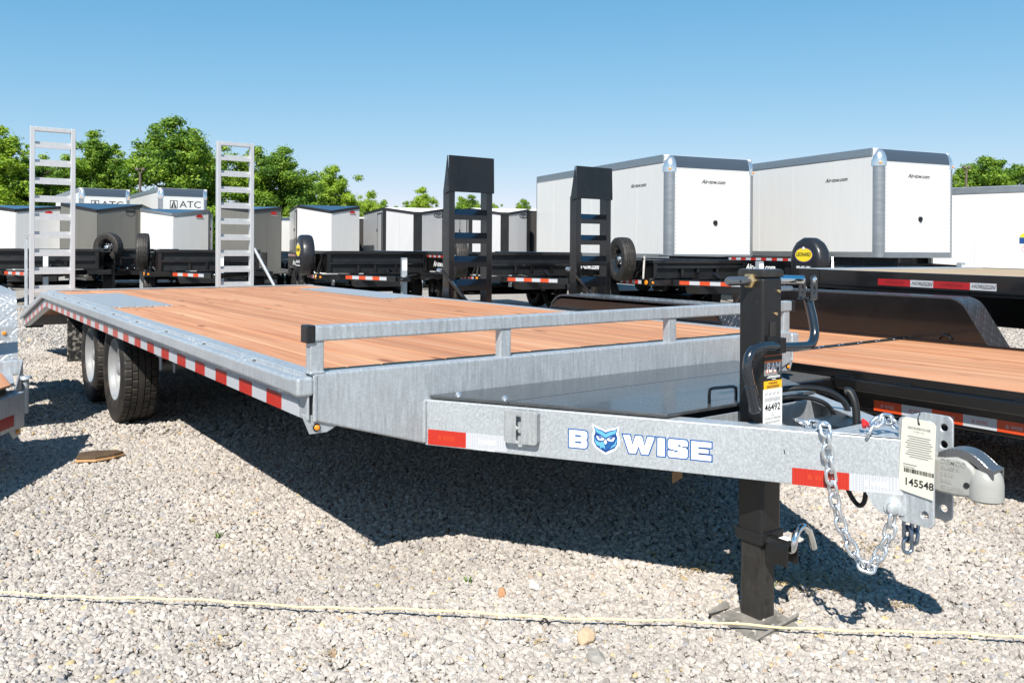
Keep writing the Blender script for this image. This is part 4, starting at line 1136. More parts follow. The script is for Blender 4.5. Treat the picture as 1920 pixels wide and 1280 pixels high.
# ------------------------------------------------------------------ pale-deck black trailer behind it, at the right
CT = tag(empty('flatbed_trailer', (5.87, 2.31, 0), R(-7.4), R(0.3)), 'black high flatbed trailer with pale wood deck and HORIZON tape, behind the low black one', 'trailer')
cz = 1.055
cw_ = 2.44 / 17
cp_me = MB().box(-cw_ / 2 + 0.0015, -5.4, -0.04, cw_ / 2 - 0.0015, -0.42, 0).mesh('plank', WOOD_PALE)
for i in range(17):
    put('plank', cp_me, CT, 0.003, 1, (0.06 + cw_ * (i + 0.5), 0, cz))
for x0 in (0.045, 1.30):
    MB().box(x0, -0.42, cz - 0.03, x0 + 1.22, -0.01, cz + 0.004).build('end_plate', TREAD_G, CT)
for x in (0.0, 2.52):
    MB().box(x, -5.4, cz - 0.135, x + 0.045, -0.0, cz + 0.006).build('side_rail', BLACK, CT, bevel=0.004)
    MB().box(x + 0.01, -5.4, cz - 0.16, x + 0.04, 0.0, cz - 0.137).build('side_flange', BLACK, CT)
MB().box(0.046, -0.02, cz - 0.14, 2.519, 0.03, cz + 0.002).build('end_rail', BLACK, CT, bevel=0.004)
MB().box(-0.004, -0.42, cz - 0.10, -0.001, -0.02, cz + 0.008).build('rail_cover', BLACK, CT)
y = -1.05
for k in range(8):
    L_ = 0.31 if k % 2 == 0 else 0.205
    z_ = cz - 0.083
    m = MB().box(-0.0035, y - L_, z_ - 0.028, -0.0005, y, z_ + 0.028)
    o = m.build('reflector', DEEP_RED if k % 2 == 0 else WHITE_TAPE, CT)
    t = MB(); add_text(t, 'HORIZON', 0.038, (-0.0042, y - L_ / 2, z_), (0, -1, 0), (0, 0, 1), shear=0.35, bold=0.0006, sx=1.05)
    if k % 2: t.box(-0.0044, y - L_ + 0.012, z_ - 0.014, -0.004, y - 0.09, z_ - 0.011)
    t.build('tape_print', INK if k % 2 else pmat('dark_red_ink', (0.12, 0.005, 0.006), 0.5) if 'dark_red_ink' not in MATS else (INK if k % 2 else MATS['dark_red_ink']), o)
    y -= L_
    if k == 3: y -= 0.235
for x in (0.62, 1.84):
    MB().box(x, -5.3, 0.62, x + 0.1, -0.1, cz - 0.05).build('main_beam', BLACK, CT)
cm2 = MB().box(0.046, -0.03, cz - 0.135, 2.519, 0.03, cz - 0.045).mesh('cross_member', BLACK)
for k in range(10): put('cross_member', cm2, CT, loc=(0, -0.4 - 0.52 * k, 0))
for y in (-3.9, -4.8):
    for (x, s) in ((0.42, -1), (2.15, 1)):
        wheel(CT, (x, y, 0.37), s, kind='black')
    MB().cyl((0.4, y, 0.37), (2.2, y, 0.37), 0.045, 10).build('axle', BLACK, CT, smooth=True)

# ------------------------------------------------------------------ galvanised trailer cut by the left edge of the picture
GT = tag(empty('utility_trailer', (-0.53, 2.5, 0)), 'galvanised utility trailer with tread plate fender, cut off by the left edge', 'trailer')
gd = Vector((-0.524, -0.852, 0)); gn = Vector((0.852, -0.524, 0))
g0 = Vector((0, 0, 0)); g1 = gd * 1.5
def gp_(s, z, off=0): return gd * s + gn * off + Vector((0, 0, z))
MB().hexa([gp_(0, 0.262), gp_(1.5, 0.262), gp_(1.5, 0.262, -0.05), gp_(0, 0.262, -0.05), gp_(0, 0.448), gp_(1.5, 0.448), gp_(1.5, 0.448, -0.05), gp_(0, 0.448, -0.05)]).build('front_beam', GALV, GT, bevel=0.006)
MB().hexa([gp_(0.115, 0.285, 0.0006), gp_(0.29, 0.285, 0.0006), gp_(0.29, 0.285, 0.0016), gp_(0.115, 0.285, 0.0016), gp_(0.115, 0.345, 0.0006), gp_(0.29, 0.345, 0.0006), gp_(0.29, 0.345, 0.0016), gp_(0.115, 0.345, 0.0016)]).build('reflector', DEEP_RED, GT)
tb2 = MB().hexa([gp_(0.03, 0.225, -0.012), gp_(0.105, 0.215, -0.012), gp_(0.105, 0.215, -0.006), gp_(0.03, 0.225, -0.006), gp_(0.03, 0.27, -0.012), gp_(0.16, 0.27, -0.012), gp_(0.16, 0.27, -0.006), gp_(0.03, 0.27, -0.006)])
tbo = tb2.build('lamp_bracket', GALV, GT)
lm = MB().lathe([(0, 0.013), (0.006, 0.012), (0.010, 0.007), (0.011, 0.0001)], axis='z', n=14)
lm.xf(Matrix.Translation(gp_(0.066, 0.246, -0.005)) @ gn.to_track_quat('Z', 'Y').to_matrix().to_4x4())
lm.build('marker_lamp', AMBER, tbo, smooth=True)
MB().box(-2.3, 0.43, 0.48, 0.03, 0.47, 0.566).build('header_wall', GALV, GT, bevel=0.005)
gs = MB().add([(0.030, 0.45, 0.566), (0.030, 0.45, 0.40), (-0.065, -0.10, 0.449), (0.036, 0.449, 0.566), (0.036, 0.449, 0.40), (-0.059, -0.102, 0.449)], [(0, 1, 2), (5, 4, 3), (0, 1, 4, 3), (1, 2, 5, 4), (2, 0, 3, 5)])
gs.build('gusset', GALV_DULL, GT)
tr_ = MB(); tr_.prism([(-0.02, 0.428), (-0.045, 0.05), (-0.075, 0.0), (-0.755, -1.10), (-1.3, -1.10), (-1.3, 0.428)], 'z', 0.478, 0.492)
tr_.build('front_tray', GALV, GT)
for k in range(4):
    x1_ = -0.075 - 0.15 * k
    MB().hexa([(x1_ - 0.147, -0.10 - 0.24 * (k + 1), 0.4925), (x1_, -0.10 - 0.24 * k, 0.4925), (x1_, 0.40, 0.4925), (x1_ - 0.147, 0.40, 0.4925), (x1_ - 0.147, -0.10 - 0.24 * (k + 1), 0.503), (x1_, -0.10 - 0.24 * k, 0.503), (x1_, 0.40, 0.503), (x1_ - 0.147, 0.40, 0.503)]).build('plank', WOOD, GT)
for k in range(9):
    MB().box(-0.50 - 0.15 * k, 0.475, 0.44, -0.353 - 0.15 * k, 3.6, 0.475).build('plank', WOOD, GT)
MB().box(-0.345, 0.475, 0.32, -0.29, 3.6, 0.48).box(-1.91, 0.475, 0.32, -1.855, 3.6, 0.48).build('side_channel', GALV, GT)
f, ol = fender(-0.285, 0.062, 0.98, 2.9, 0.50, 0.93, TREAD_F, GT, slope_f=0.17)
for yy in (1.5, 2.35):
    wheel(GT, (-0.10, yy, 0.36), 1)
    wheel(GT, (-2.1, yy, 0.36), -1)
    MB().cyl((-2.0, yy, 0.36), (-0.2, yy, 0.36), 0.04, 10).build('axle', GALV_DULL, GT, smooth=True)
lb = MB().hexa([(-0.30, 0.93, 0.60), (0.0, 0.93, 0.64), (0.0, 0.94, 0.64), (-0.30, 0.94, 0.60), (-0.30, 0.93, 0.71), (0.03, 0.93, 0.72), (0.03, 0.94, 0.72), (-0.30, 0.94, 0.71)]).build('lamp_bracket', GALV, GT)
MB().lathe([(0, 0.013), (-0.008, 0.011), (-0.010, 0.0001)], center=(-0.02, 0.93, 0.682), axis='y', n=14).build('marker_lamp', AMBER, lb, smooth=True)
MB().cyl((0.02, 0.18, 0.30), (0.02, 0.18, 0.49), 0.018, 12).build('stake_post', GALV, GT, smooth=True)
MB().lathe([(0.49, 0.035), (0.505, 0.03), (0.51, 0.0001)], center=(0.02, 0.18, 0), axis='z', n=14).build('post_cap', GALV, GT, smooth=True)
MB().bar((-1.31, -2.2, 0.35), gp_(1.5, 0.35, -0.03), 0.06, 0.16).build('tongue', GALV, GT)
MB().bar((-1.35, -2.2, 0.35), (-2.25, 0.1, 0.35), 0.06, 0.16).build('tongue', GALV, GT)

# ------------------------------------------------------------------ black dump trailers in the next row
SPARE_ME = tyre_mesh('spare_tyre', 0.365, 0.225, 0.205, RUBBER, n=72, notch=3)
COVER_ME = MB().lathe([(-0.125, 0.0001), (-0.128, 0.25), (-0.125, 0.31), (-0.112, 0.355), (-0.07, 0.378), (0.06, 0.380), (0.11, 0.36), (0.12, 0.33), (0.12, 0.0001)], axis='x', n=40, rfun=lambda h, r, j: r * (1 + (0.012 * math.sin(j * 2.3) if r > 0.33 else 0))).mesh('spare_cover', VINYL, smooth=True, angle=60)
def tape_run(parent, p0, p1, n, h, ma, mb_, off=(0, 0, 0)):
    p0 = Vector(p0); p1 = Vector(p1); d = (p1 - p0) / n
    up = Vector((0, 0, h)); nrm = d.cross(up).normalized() * 0.002
    for i in range(n):
        a = p0 + d * i
        c = [a, a + d, a + d + nrm, a + nrm]
        MB().hexa([q - up / 2 for q in c] + [q + up / 2 for q in c]).build('reflector', ma if i % 2 == 0 else mb_, parent)
def dump_trailer(loc, label, group='black dump trailers parked in a row', logo=True, front_tape=ORANGE_TAPE, bed=1.17, side_tape=RED_TAPE):
    t = tag(empty('dump_trailer', (*loc, 0), R(-12)), label, 'trailer', group)
    W = 2.40; Lb = 4.2
    # frame and front header
    MB().box(0.0, -0.02, 0.650, W, 0.06, 0.742).build('frame_header', BLACK, t, bevel=0.006)
    for x in (0.0, W - 0.08):
        MB().box(x, 0.06, 0.650, x + 0.08, Lb + 0.2, 0.742).build('frame_rail', BLACK, t, bevel=0.004)
    # tongue
    for s in (-1, 1):
        a = Vector((W / 2 + s * 0.72, -0.02, 0.696)); b = Vector((W / 2 + s * 0.06, -1.25, 0.696))
        MB().bar(a, b, 0.07, 0.10).build('tongue_beam', BLACK, t, bevel=0.004)
        if s < 0:
            u = (b - a).normalized(); nn = Vector((-u.y, u.x, 0)); nn = -nn if nn.x > 0 else nn
            tape_run(t, a + u * 0.12 + nn * 0.0375, b - u * 0.22 + nn * 0.0375, 6, 0.06, front_tape, WHITE_TAPE)
    MB().box(W / 2 - 0.07, -1.62, 0.66, W / 2 + 0.07, -1.2, 0.74).build('coupler', BLACK, t, bevel=0.02)
    bx_ = MB().hexa([(0.62, -0.52, 0.53), (1.45, -0.52, 0.53), (1.45, -0.18, 0.53), (0.62, -0.18, 0.53), (0.58, -0.52, 0.645), (1.45, -0.52, 0.645), (1.45, -0.18, 0.645), (0.58, -0.18, 0.645)])
    bx_.build('battery_box', BLACK_SATIN, t, bevel=0.006)
    jk = MB().box(W / 2 + 0.06, -1.16, 0.12, W / 2 + 0.15, -1.07, 1.06).box(W / 2 + 0.03, -1.2, 0.0, W / 2 + 0.18, -1.03, 0.012).box(W / 2 + 0.075, -1.145, 0.012, W / 2 + 0.135, -1.085, 0.12)
    jo = jk.build('jack', GALV, t, bevel=0.004)
    MB().box(W / 2 + 0.065, -1.163, 0.84, W / 2 + 0.145, -1.160, 1.02).build('paper_label', WHITE_L, jo)
    # bed with ribbed front wall
    y0 = 0.22; zb = 0.755
    MB().box(0.26, y0 + 0.05, zb, W - 0.26, Lb, bed - 0.03).build('bed', BLACK_SATIN, t)
    MB().box(0.22, y0 - 0.02, bed - 0.06, W - 0.22, y0 + 0.07, bed).box(0.22, y0 + 0.07, bed - 0.06, 0.30, Lb, bed).box(W - 0.30, y0 + 0.07, bed - 0.06, W - 0.22, Lb, bed).build('top_rail', BLACK, t, bevel=0.006)
    MB().box(0.30, y0 - 0.005, zb + 0.155, W - 0.30, y0 + 0.048, zb + 0.215).build('mid_rail', BLACK, t, bevel=0.01)
    for x in (0.24, W - 0.31):
        MB().box(x, y0 - 0.012, zb, x + 0.07, y0 + 0.048, bed - 0.062).build('corner_post', BLACK, t, bevel=0.004)
    for x in (0.80, 1.12, 1.52):
        MB().box(x, y0, zb, x + 0.05, y0 + 0.048, zb + 0.153).build('rib', BLACK, t, bevel=0.004)
    MB().tube([(W / 2 + 0.1, -0.2, 0.75), (W / 2 + 0.1, 0.0, 0.83), (W / 2 + 0.22, 0.1, 0.80)], 0.03, 8).box(W / 2 - 0.25, -0.05, 0.745, W / 2 + 0.5, 0.12, 0.775).build('hoist_valve', BLACK_SATIN, t, smooth=True)
    for y in (0.6, 1.2, 1.9, 2.6, 3.3, 4.0):
        MB().box(0.215, y, zb, 0.258, y + 0.06, bed - 0.06).build('side_rib', BLACK, t)
    MB().bar((0.12, 0.62, 0.76), (0.17, 0.40, 1.08), 0.035, 0.035).bar((0.10, 0.30, 0.745), (0.20, 0.42, 1.12), 0.03, 0.03).build('tarp_arm', BLACK, t)
    # wheels and the plate fender with round cut-outs
    yw = (1.55, 2.37)
    for s in (0, 1):
        X = (lambda x: x) if s == 0 else (lambda x: W - x)
        ol = [(1.02, 0.62), (1.02, 1.10), (2.90, 1.10), (2.90, 0.62)]
        for yc in reversed(yw):
            ol += [(yc + 0.40 * math.cos(R(a)), 0.42 + 0.40 * math.sin(R(a))) for a in range(30, 151, 20)]
        fm = MB(); fm.prism(ol, 'x', X(-0.03), X(-0.022))
        fo = fm.build('fender', BLACK, t)
        MB().box(X(-0.028), 1.02, 1.10, X(0.24), 2.90, 1.112).build('fender_top', BLACK, fo)
        for yc in yw:
            wheel(t, (X(0.10), yc, 0.385), -1 if s == 0 else 1, kind='black')
        if s == 0:
            tape_run(fo, (-0.031, 2.86, 1.07), (-0.031, 1.06, 1.07), 13, 0.045, WHITE_TAPE, side_tape)
            if logo:
                tx = MB(); add_text(tx, 'Air-tow.com', 0.15, (-0.0315, 1.92, 0.92), (0, -1, 0), (0, 0, 1), shear=0.3, bold=0.004, sx=1.0); tx.build('fender_print', WHITE_D, fo)
    for yc in yw:
        MB().cyl((0.1, yc, 0.385), (W - 0.1, yc, 0.385), 0.05, 8).build('axle', BLACK, t)
    # side tape and marker lamps at the front corner
    tape_run(t, (-0.003, 0.85, 0.70), (-0.003, 0.20, 0.70), 7, 0.06, WHITE_TAPE, side_tape)
    MB().lathe([(0, 0.04), (-0.012, 0.036), (-0.014, 0.0001)], center=(0.0, 0.06, 0.698), axis='x', n=14).build('marker_lamp', AMBER, t, smooth=True)
    MB().lathe([(0, 0.02), (-0.012, 0.018), (-0.014, 0.0001)], center=(0.07, -0.02, 0.698), axis='y', n=12).build('marker_lamp', AMBER, t, smooth=True)
    return t
def add_spare(t, kind, x=-0.12, y=0.55, z=0.86, rz=0):
    if kind == 'cover':
        c = put('spare_cover', COVER_ME, t, loc=(x, y, z))
        def ell(rx, rz_, d, mat):
            m = MB(); m.prism(circ(0, 0.09, rx, 24, rz_), 'x', -0.1285 - d, -0.1265 - d); m.build('badge', mat, c)
        ell(0.235, 0.13, 0.0005, PURPLE); ell(0.215, 0.112, 0.002, YELLOW)
        tx = MB(); add_text(tx, 'LEONARD', 0.085, (-0.1325, 0, 0.095), (0, -1, 0), (0, 0, 1), bold=0.002, sx=0.95); tx.build('badge_print', INK, c)
        tx = MB(); add_text(tx, '800-455-1001', 0.072, (-0.1295, 0, -0.125), (0, -1, 0), (0, 0, 1), bold=0.0025, sx=0.9)
        tx.box(-0.131, -0.20, -0.20, -0.1288, 0.20, -0.185); tx.prism(circ(0, 0.20, 0.028, 6), 'x', -0.1345, -0.1315)
        tx.build('badge_print', WHITE_D, c)
        c.rotation_euler = (0, 0, rz)
    else:
        h = put('spare_wheel', HUB_B, t, loc=(x, y, z)); h.rotation_euler = (R(20), 0, rz)
        put('rim', RIM_B, h); put('tyre', SPARE_ME, h)
    MB().bar((x + 0.05, y, z - 0.05), (0.05, y, 0.72), 0.05, 0.05).build('spare_bracket', BLACK, t)
dumps = [((0.08, 16.71), 'leftmost black dump trailer, seen behind the left aluminium ramp', None),
         ((2.68, 14.43), 'black dump trailer with bare spare tyre seen edge-on, behind the second aluminium ramp', 'edge'),
         ((4.95, 11.53), 'black dump trailer with LEONARD spare tyre cover and grey jack, left of the black ramps', 'cover'),
         ((7.03, 9.39), 'black dump trailer seen between the two black ramps, spare tyre with blue sticker', 'tyre'),
         ((8.63, 6.85), 'black dump trailer with bare spare wheel, under the first tall white box trailer', 'tyre'),
         ((11.16, 5.0), 'black dump trailer with large LEONARD spare tyre cover, under the second tall white box trailer', 'cover')]
for (loc, lab, sp_) in dumps:
    t = dump_trailer(loc, lab, bed=1.17 if loc[0] < 8 else (1.06 if loc[0] < 10 else 0.96))
    if sp_ == 'edge': add_spare(t, 'tyre', -0.02, 0.60, 1.13, R(-4))
    elif sp_: add_spare(t, sp_, -0.16 if loc[0] > 6 else -0.10, 0.55, 1.09 if loc[0] < 6 else 1.07, 0 if loc[0] < 6 else R(-8 if loc[0] < 10 else -6))
# a farther dump trailer whose spare wheel shows between the first two
t = dump_trailer((2.50, 20.0), 'black dump trailer farther back with its spare wheel facing out, between the first two')
add_spare(t, 'tyre', 0.55, -0.14, 1.2, R(52))

# ------------------------------------------------------------------ tall white box trailers
def box_trailer(loc, rz, W, L, zb, zt, label, logo=None, group=None, side_logo=True, r=0.19, cap=0.30, vent=True, rear=False):
    t = tag(empty('box_trailer', (*loc, 0), R(rz)), label, 'trailer', group)
    tr = 0.13
    MB().box(0.03, r, zb + 0.02, W - 0.03, L, zt - 0.03).build('body', WHITE_P, t)
    # outer skins in panels
    n = max(2, int(round(L / 1.22)))
    for s in (0, 1):
        X0, X1 = (0.0, 0.028) if s == 0 else (W - 0.028, W)
        for i in range(n):
            ya = r + (L - r) * i / n; yb = r + (L - r) * (i + 1) / n
            MB().box(X0, ya + 0.002, zb + tr, X1, yb - 0.002, zt - 0.19).build('wall_panel', WHITE_P, t, bevel=0.002, seg=1)
        MB().box(X0 - 0.012 if s == 0 else X0, r, zt - 0.19, X1 if s == 0 else X1 + 0.012, L, zt + 0.01).build('top_trim', ALU_TRIM, t, bevel=0.02)
        MB().box(X0 - 0.010 if s == 0 else X0, r, zb, X1 if s == 0 else X1 + 0.010, L, zb + tr).build('bottom_trim', ALU_TRIM, t, bevel=0.006)
    MB().box(0.0, L, zb, W, L + 0.04, zt).build('rear_frame', ALU_TRIM, t)
    MB().box(0.02, r, zt - 0.03, W - 0.02, L, zt + 0.004).build('roof', ROOF_WHITE, t)
    MB().box(r, 0.0, zb + tr, W - r, 0.03, zt - cap).build('front_panel', WHITE_P, t)
    MB().box(r, -0.012, zb, W - r, 0.03, zb + tr).build('bottom_trim', ALU_TRIM, t, bevel=0.006)
    for s in (0, 1):
        cx = r if s == 0 else W - r
        m = MB().lathe([(zb - 0.0, r - 0.004), (zt - cap, r - 0.004)], center=(cx, r, 0), axis='z', n=40)
        m.build('corner_post', ALU_TRIM, t, smooth=True)
        m = MB()
        for q in range(7):
            pass
        prof = [(zt - cap + cap * math.sin(R(a)), (r + 0.004) * math.cos(R(a)) + 0.0001) for a in range(0, 91, 10)]
        m.lathe([(zt - cap - 0.10, r + 0.004)] + prof, center=(cx, r, 0), axis='z', n=40)
        c = m.build('corner_cap', ALU_BRIGHT, t, smooth=True)
        sgn = -1 if s == 0 else 1
        u = Vector((sgn * 0.6, -0.8, 0)); p = Vector((cx, r, zt - cap - 0.03)) + u * (r + 0.004)
        lm = MB().lathe([(0, 0.03), (0.018, 0.024), (0.02, 0.0001)], axis='z', n=12)
        lm.xf(Matrix.Translation(p) @ u.to_track_quat('Z', 'Y').to_matrix().to_4x4()); lm.build('marker_lamp', AMBER, c, smooth=True)
    # rolled front roof edge
    m = MB()
    pts = [(r - r * math.sin(R(a)) , zt - cap + cap * math.cos(R(a))) for a in range(0, 91, 9)]
    ol = pts + [(r, zt - cap)]
    m.prism(ol, 'x', r * 0.85, W - r * 0.85)
    m.build('roof_nose', pmat('nose_sheet', (0.085, 0.105, 0.13), 0.25, 0.5, var=0.08, vscale=(1, 8, 8)) if 'nose_sheet' not in MATS else MATS['nose_sheet'], t, smooth=True, angle=50)
    rv = MB()
    k = 0
    def riv(p, ax):
        rv.lathe([(0, 0.011), (-0.006, 0.008), (-0.007, 0.0001)], center=p, axis=ax, n=6)
    xx = r + 0.04
    while xx < W - r: riv((xx, -0.001, zt - cap - 0.018), 'y'); xx += 0.075
    zz = zb + 0.2
    while zz < zt - cap: riv((r + 0.02, -0.001, zz), 'y'); riv((W - r - 0.02, -0.001, zz), 'y'); zz += 0.085
    for i in range(6): riv((r + 0.2 + i * (W - 2 * r - 0.4) / 5, -0.013, zb + 0.06), 'y')
    ro = rv.build('rivet', ALU_TRIM, t); ro['kind'] = 'stuff'
    if logo == 'script':
        a = MB(); add_text(a, 'Air-tow.com', 0.13, (W * 0.5, -0.0012, zt - cap - 0.30), (1, 0, 0), (0, 0, 1), shear=0.35, bold=0.004, sx=1.0); a.build('wall_print', INK, t)
        if side_logo:
            a = MB(); add_text(a, 'Air-tow.com', 0.13, (-0.0012, 1.25, zt - cap - 0.34), (0, -1, 0), (0, 0, 1), shear=0.35, bold=0.004, sx=1.0); a.build('wall_print', INK, t)
    elif logo == 'ATC':
        a = MB(); z = zt - cap - 0.33; x = W * 0.30
        a.prism([(x - 0.15, z - 0.17), (x + 0.15, z - 0.17), (x + 0.15, z + 0.17), (x - 0.15, z + 0.17)], 'y', -0.004, -0.0008, [[(x - 0.125, z - 0.145), (x + 0.125, z - 0.145), (x + 0.125, z + 0.145), (x - 0.125, z + 0.145)]])
        a.prism([(x - 0.11, z - 0.13), (x - 0.025, z - 0.13), (x, z + 0.12), (x - 0.01, z + 0.15)], 'y', -0.005, -0.001)
        a.prism([(x + 0.11, z - 0.13), (x + 0.025, z - 0.13), (x, z + 0.12), (x + 0.01, z + 0.15)], 'y', -0.005, -0.001)
        add_text(a, 'ATC', 0.40, (W * 0.64, -0.0015, z), (1, 0, 0), (0, 0, 1), sx=1.1, bold=0.001)
        a.build('wall_print', INK, t)
    if vent:
        MB().lathe([(0, 0.06), (-0.03, 0.055), (-0.035, 0.03), (-0.02, 0.0001)], center=(W * 0.52, -0.001, zb + (zt - zb) * 0.36), axis='y', n=16).build('vent', BLACK_SATIN, t, smooth=True)
    # chassis
    for x in (W * 0.28, W * 0.68):
        MB().box(x, 0.1, zb - 0.26, x + 0.1, L, zb - 0.002).build('chassis_beam', BLACK, t)
    MB().box(0.3, 0.25, zb - 0.24, W * 0.55, 1.0, zb - 0.01).build('battery_box', BLACK_SATIN, t, bevel=0.01)
    for yc in (L * 0.55, L * 0.55 + 0.9):
        for (x, s) in ((0.16, -1), (W - 0.16, 1)): wheel(t, (x, yc, 0.385), s, kind='black')
        MB().cyl((0.16, yc, 0.385), (W - 0.16, yc, 0.385), 0.06, 8).build('axle', BLACK, t)
    tg2 = MB().bar((W * 0.33, 0.1, zb - 0.18), (W / 2, -1.0, zb - 0.2), 0.08, 0.12).bar((W * 0.67, 0.1, zb - 0.18), (W / 2, -1.0, zb - 0.2), 0.08, 0.12)
    tg2.build('tongue', BLACK, t)
    return t
box_trailer((13.04, 10.57), -12.2, 2.55, 6.9, 1.0, 3.42, 'tall white box trailer with rounded metal corners, left of the two big ones', 'script', 'tall white box trailers')
W2 = box_trailer((16.37, 7.39), -12.2, 2.45, 7.6, 1.08, 3.53, 'tall white box trailer with rounded metal corners, right of the two big ones', 'script', 'tall white box trailers')
MB().box(0.45, 0.4, 0.72, 2.2, 1.6, 1.07).build('belly_box', ALU_TRIM, W2, bevel=0.01)
W3 = box_trailer((22.6, 3.2), 12.8, 2.5, 8.0, 0.6, 2.92, 'long white box trailer with grey top trim at the right edge', None, None, vent=False)

m = MB().box(-0.003, 3.40, 1.44, -0.0005, 3.64, 1.60); m.build('sticker', BLUE_D, W3)
m = MB(); m.prism(arc(3.52, 1.60, 0.11, 0, 180, 8), 'x', -0.003, -0.0005); m.build('sticker', YELLOW, W3)
m = MB(); m.prism(circ(3.52, 1.30, 0.10, 16), 'x', -0.003, -0.0005); m.build('sticker', WHITE_D, W3)
m = MB(); m.prism(circ(3.52, 1.30, 0.075, 16), 'x', -0.0045, -0.003, [circ(3.52, 1.30, 0.055, 16)]); m.build('sticker', RED_LENS, W3)
# ------------------------------------------------------------------ V-nose cargo trailers in the third row
def quadslab(mb, a, b, za0, zb0, za1, zb1, t):
    """upright panel from a to b (2-D), bottom heights za0/zb0, top heights za1/zb1, thickness t to the outside"""
    a = Vector((*a, 0)); b = Vector((*b, 0)); d = (b - a).normalized(); n = Vector((d.y, -d.x, 0)) * t
    mb.hexa([a + n + TZ * za0, b + n + TZ * zb0, b + TZ * zb0, a + TZ * za0, a + n + TZ * za1, b + n + TZ * zb1, b + TZ * zb1, a + TZ * za1])
    return mb
def vnose(loc, rz, W, L, nose, zt, za, panel, trim, roof, label, flat=0.0, corner=None, side=None, door=True, logo=None, zb=0.44, group='v-nose cargo trailers in the third row'):
    t = tag(empty('cargo_trailer', (*loc, 0), R(rz)), label, 'trailer', group)
    side = side or panel
    c = W / 2
    n = MB(); n.prism([(0.02, 0.0), (c - flat, -nose + 0.03), (c + flat + 0.0001, -nose + 0.03), (W - 0.02, 0.0), (W - 0.02, L), (0.02, L)], 'z', zb, za - 0.05)
    n.box(0.02, 0.02, zb, W - 0.02, L, zt - 0.06)
    n.build('body', BLACK_TRIM, t)
    k0 = 0.0
    cs = 0.045 if corner else 0.0
    # nose panels: two sheets per side with a seam between
    def npan(a, b, zta, ztb, mat):
        a = Vector(a); b = Vector(b)
        for i in range(2):
            p = a.lerp(b, i / 2 + 0.0012); q = a.lerp(b, (i + 1) / 2 - 0.0012)
            m = MB(); quadslab(m, p, q, zb, zb, zta + (ztb - zta) * i / 2, zta + (ztb - zta) * (i + 1) / 2, 0.014)
            m.build('nose_panel', mat, t)
    npan((cs, -cs * nose / c), (c - flat, -nose), zt - 0.02, za, panel)
    npan((c + flat, -nose), (W - cs, -cs * nose / c), za, zt - 0.02, panel)
    if flat:
        m = MB(); quadslab(m, (c - flat, -nose), (c + flat, -nose), zb, zb, za, za, 0.012); m.build('nose_strip', BLACK_SATIN, t)
    if corner:
        for x in (0.0, W):
            MB().box(x - 0.05, -0.05, zb, x + 0.05, 0.05, zt - 0.02).build('corner_strip', corner, t)
    for s in (0, 1):
        x0, x1 = (-0.012, 0.02) if s == 0 else (W - 0.02, W + 0.012)
        np_ = max(2, int(L / 1.2))
        for i in range(np_):
            MB().box(x0, 0.05 + (L - 0.05) * i / np_ + 0.003, zb, x1, 0.05 + (L - 0.05) * (i + 1) / np_ - 0.003, zt - 0.05).build('wall_panel', side, t)
        xt0, xt1 = (x0 - 0.008, x1) if s == 0 else (x0, x1 + 0.008)
        MB().box(xt0, 0.0, zt - 0.07, xt1, L, zt + 0.01).build('top_trim', trim, t)
        MB().box(xt0, 0.0, zb - 0.05, xt1, L, zb + 0.02).build('bottom_trim', ALU_TRIM, t)
        if door:
            xd = (xt0 - 0.012, xt0) if s == 0 else (xt1, xt1 + 0.012)
            d = MB().box(xd[0], 0.35, zb + 0.06, xd[1], 1.12, zt - 0.18).build('side_door', side, t, bevel=0.004)
            fr = MB()
            for (ya, yb, z0, z1) in ((0.31, 0.35, zb + 0.02, zt - 0.14), (1.12, 1.16, zb + 0.02, zt - 0.14), (0.35, 1.12, zt - 0.18, zt - 0.14)):
                fr.box(xd[0] - 0.004, ya, z0, xd[1] + 0.004, yb, z1)
            fr.build('door_frame', trim, d)
            h = MB()
            for z in (zb + 0.4, zb + 1.3): h.box(xd[0] - 0.025, 1.10, z, xd[1] + 0.025, 1.17, z + 0.10)
            h.build('hinge', BLACK_TRIM, d)
    MB().box(0.0, L, zb, W, L + 0.03, zt).build('rear_frame', trim, t)
    MB().box(0.02, 0.0, zt - 0.04, W - 0.02, L, zt + 0.004).build('roof', roof, t)
    rf = MB()
    if flat:
        v = [(0, 0, zt), (W, 0, zt), (c + flat, -nose, za + 0.02), (c - flat, -nose, za + 0.02)]
        lo = [(x, y, z - 0.03) for x, y, z in v]
        rf.add(lo + v, [(0, 1, 2, 3), (7, 6, 5, 4), (0, 1, 5, 4), (1, 2, 6, 5), (2, 3, 7, 6), (3, 0, 4, 7)])
    else:
        v = [(0, 0, zt), (W, 0, zt), (c, -nose, za + 0.02)]; lo = [(x, y, z - 0.03) for x, y, z in v]
        rf.add(lo + v, [(0, 1, 2), (5, 4, 3), (0, 1, 4, 3), (1, 2, 5, 4), (2, 0, 3, 5)])
    rf.build('nose_roof', roof, t)
    for (a, b, z0, z1) in (((0, 0), (c - flat, -nose), zt, za + 0.02), ((W, 0), (c + flat, -nose), zt, za + 0.02)):
        MB().bar((a[0], a[1] - 0.012, z0 - 0.04), (b[0], b[1] - 0.012, z1 - 0.045), 0.05, 0.08).build('nose_trim', trim, t)
    if flat: MB().box(c - flat - 0.02, -nose - 0.03, za - 0.065, c + flat + 0.02, -nose + 0.02, za + 0.015).build('nose_trim', trim, t)
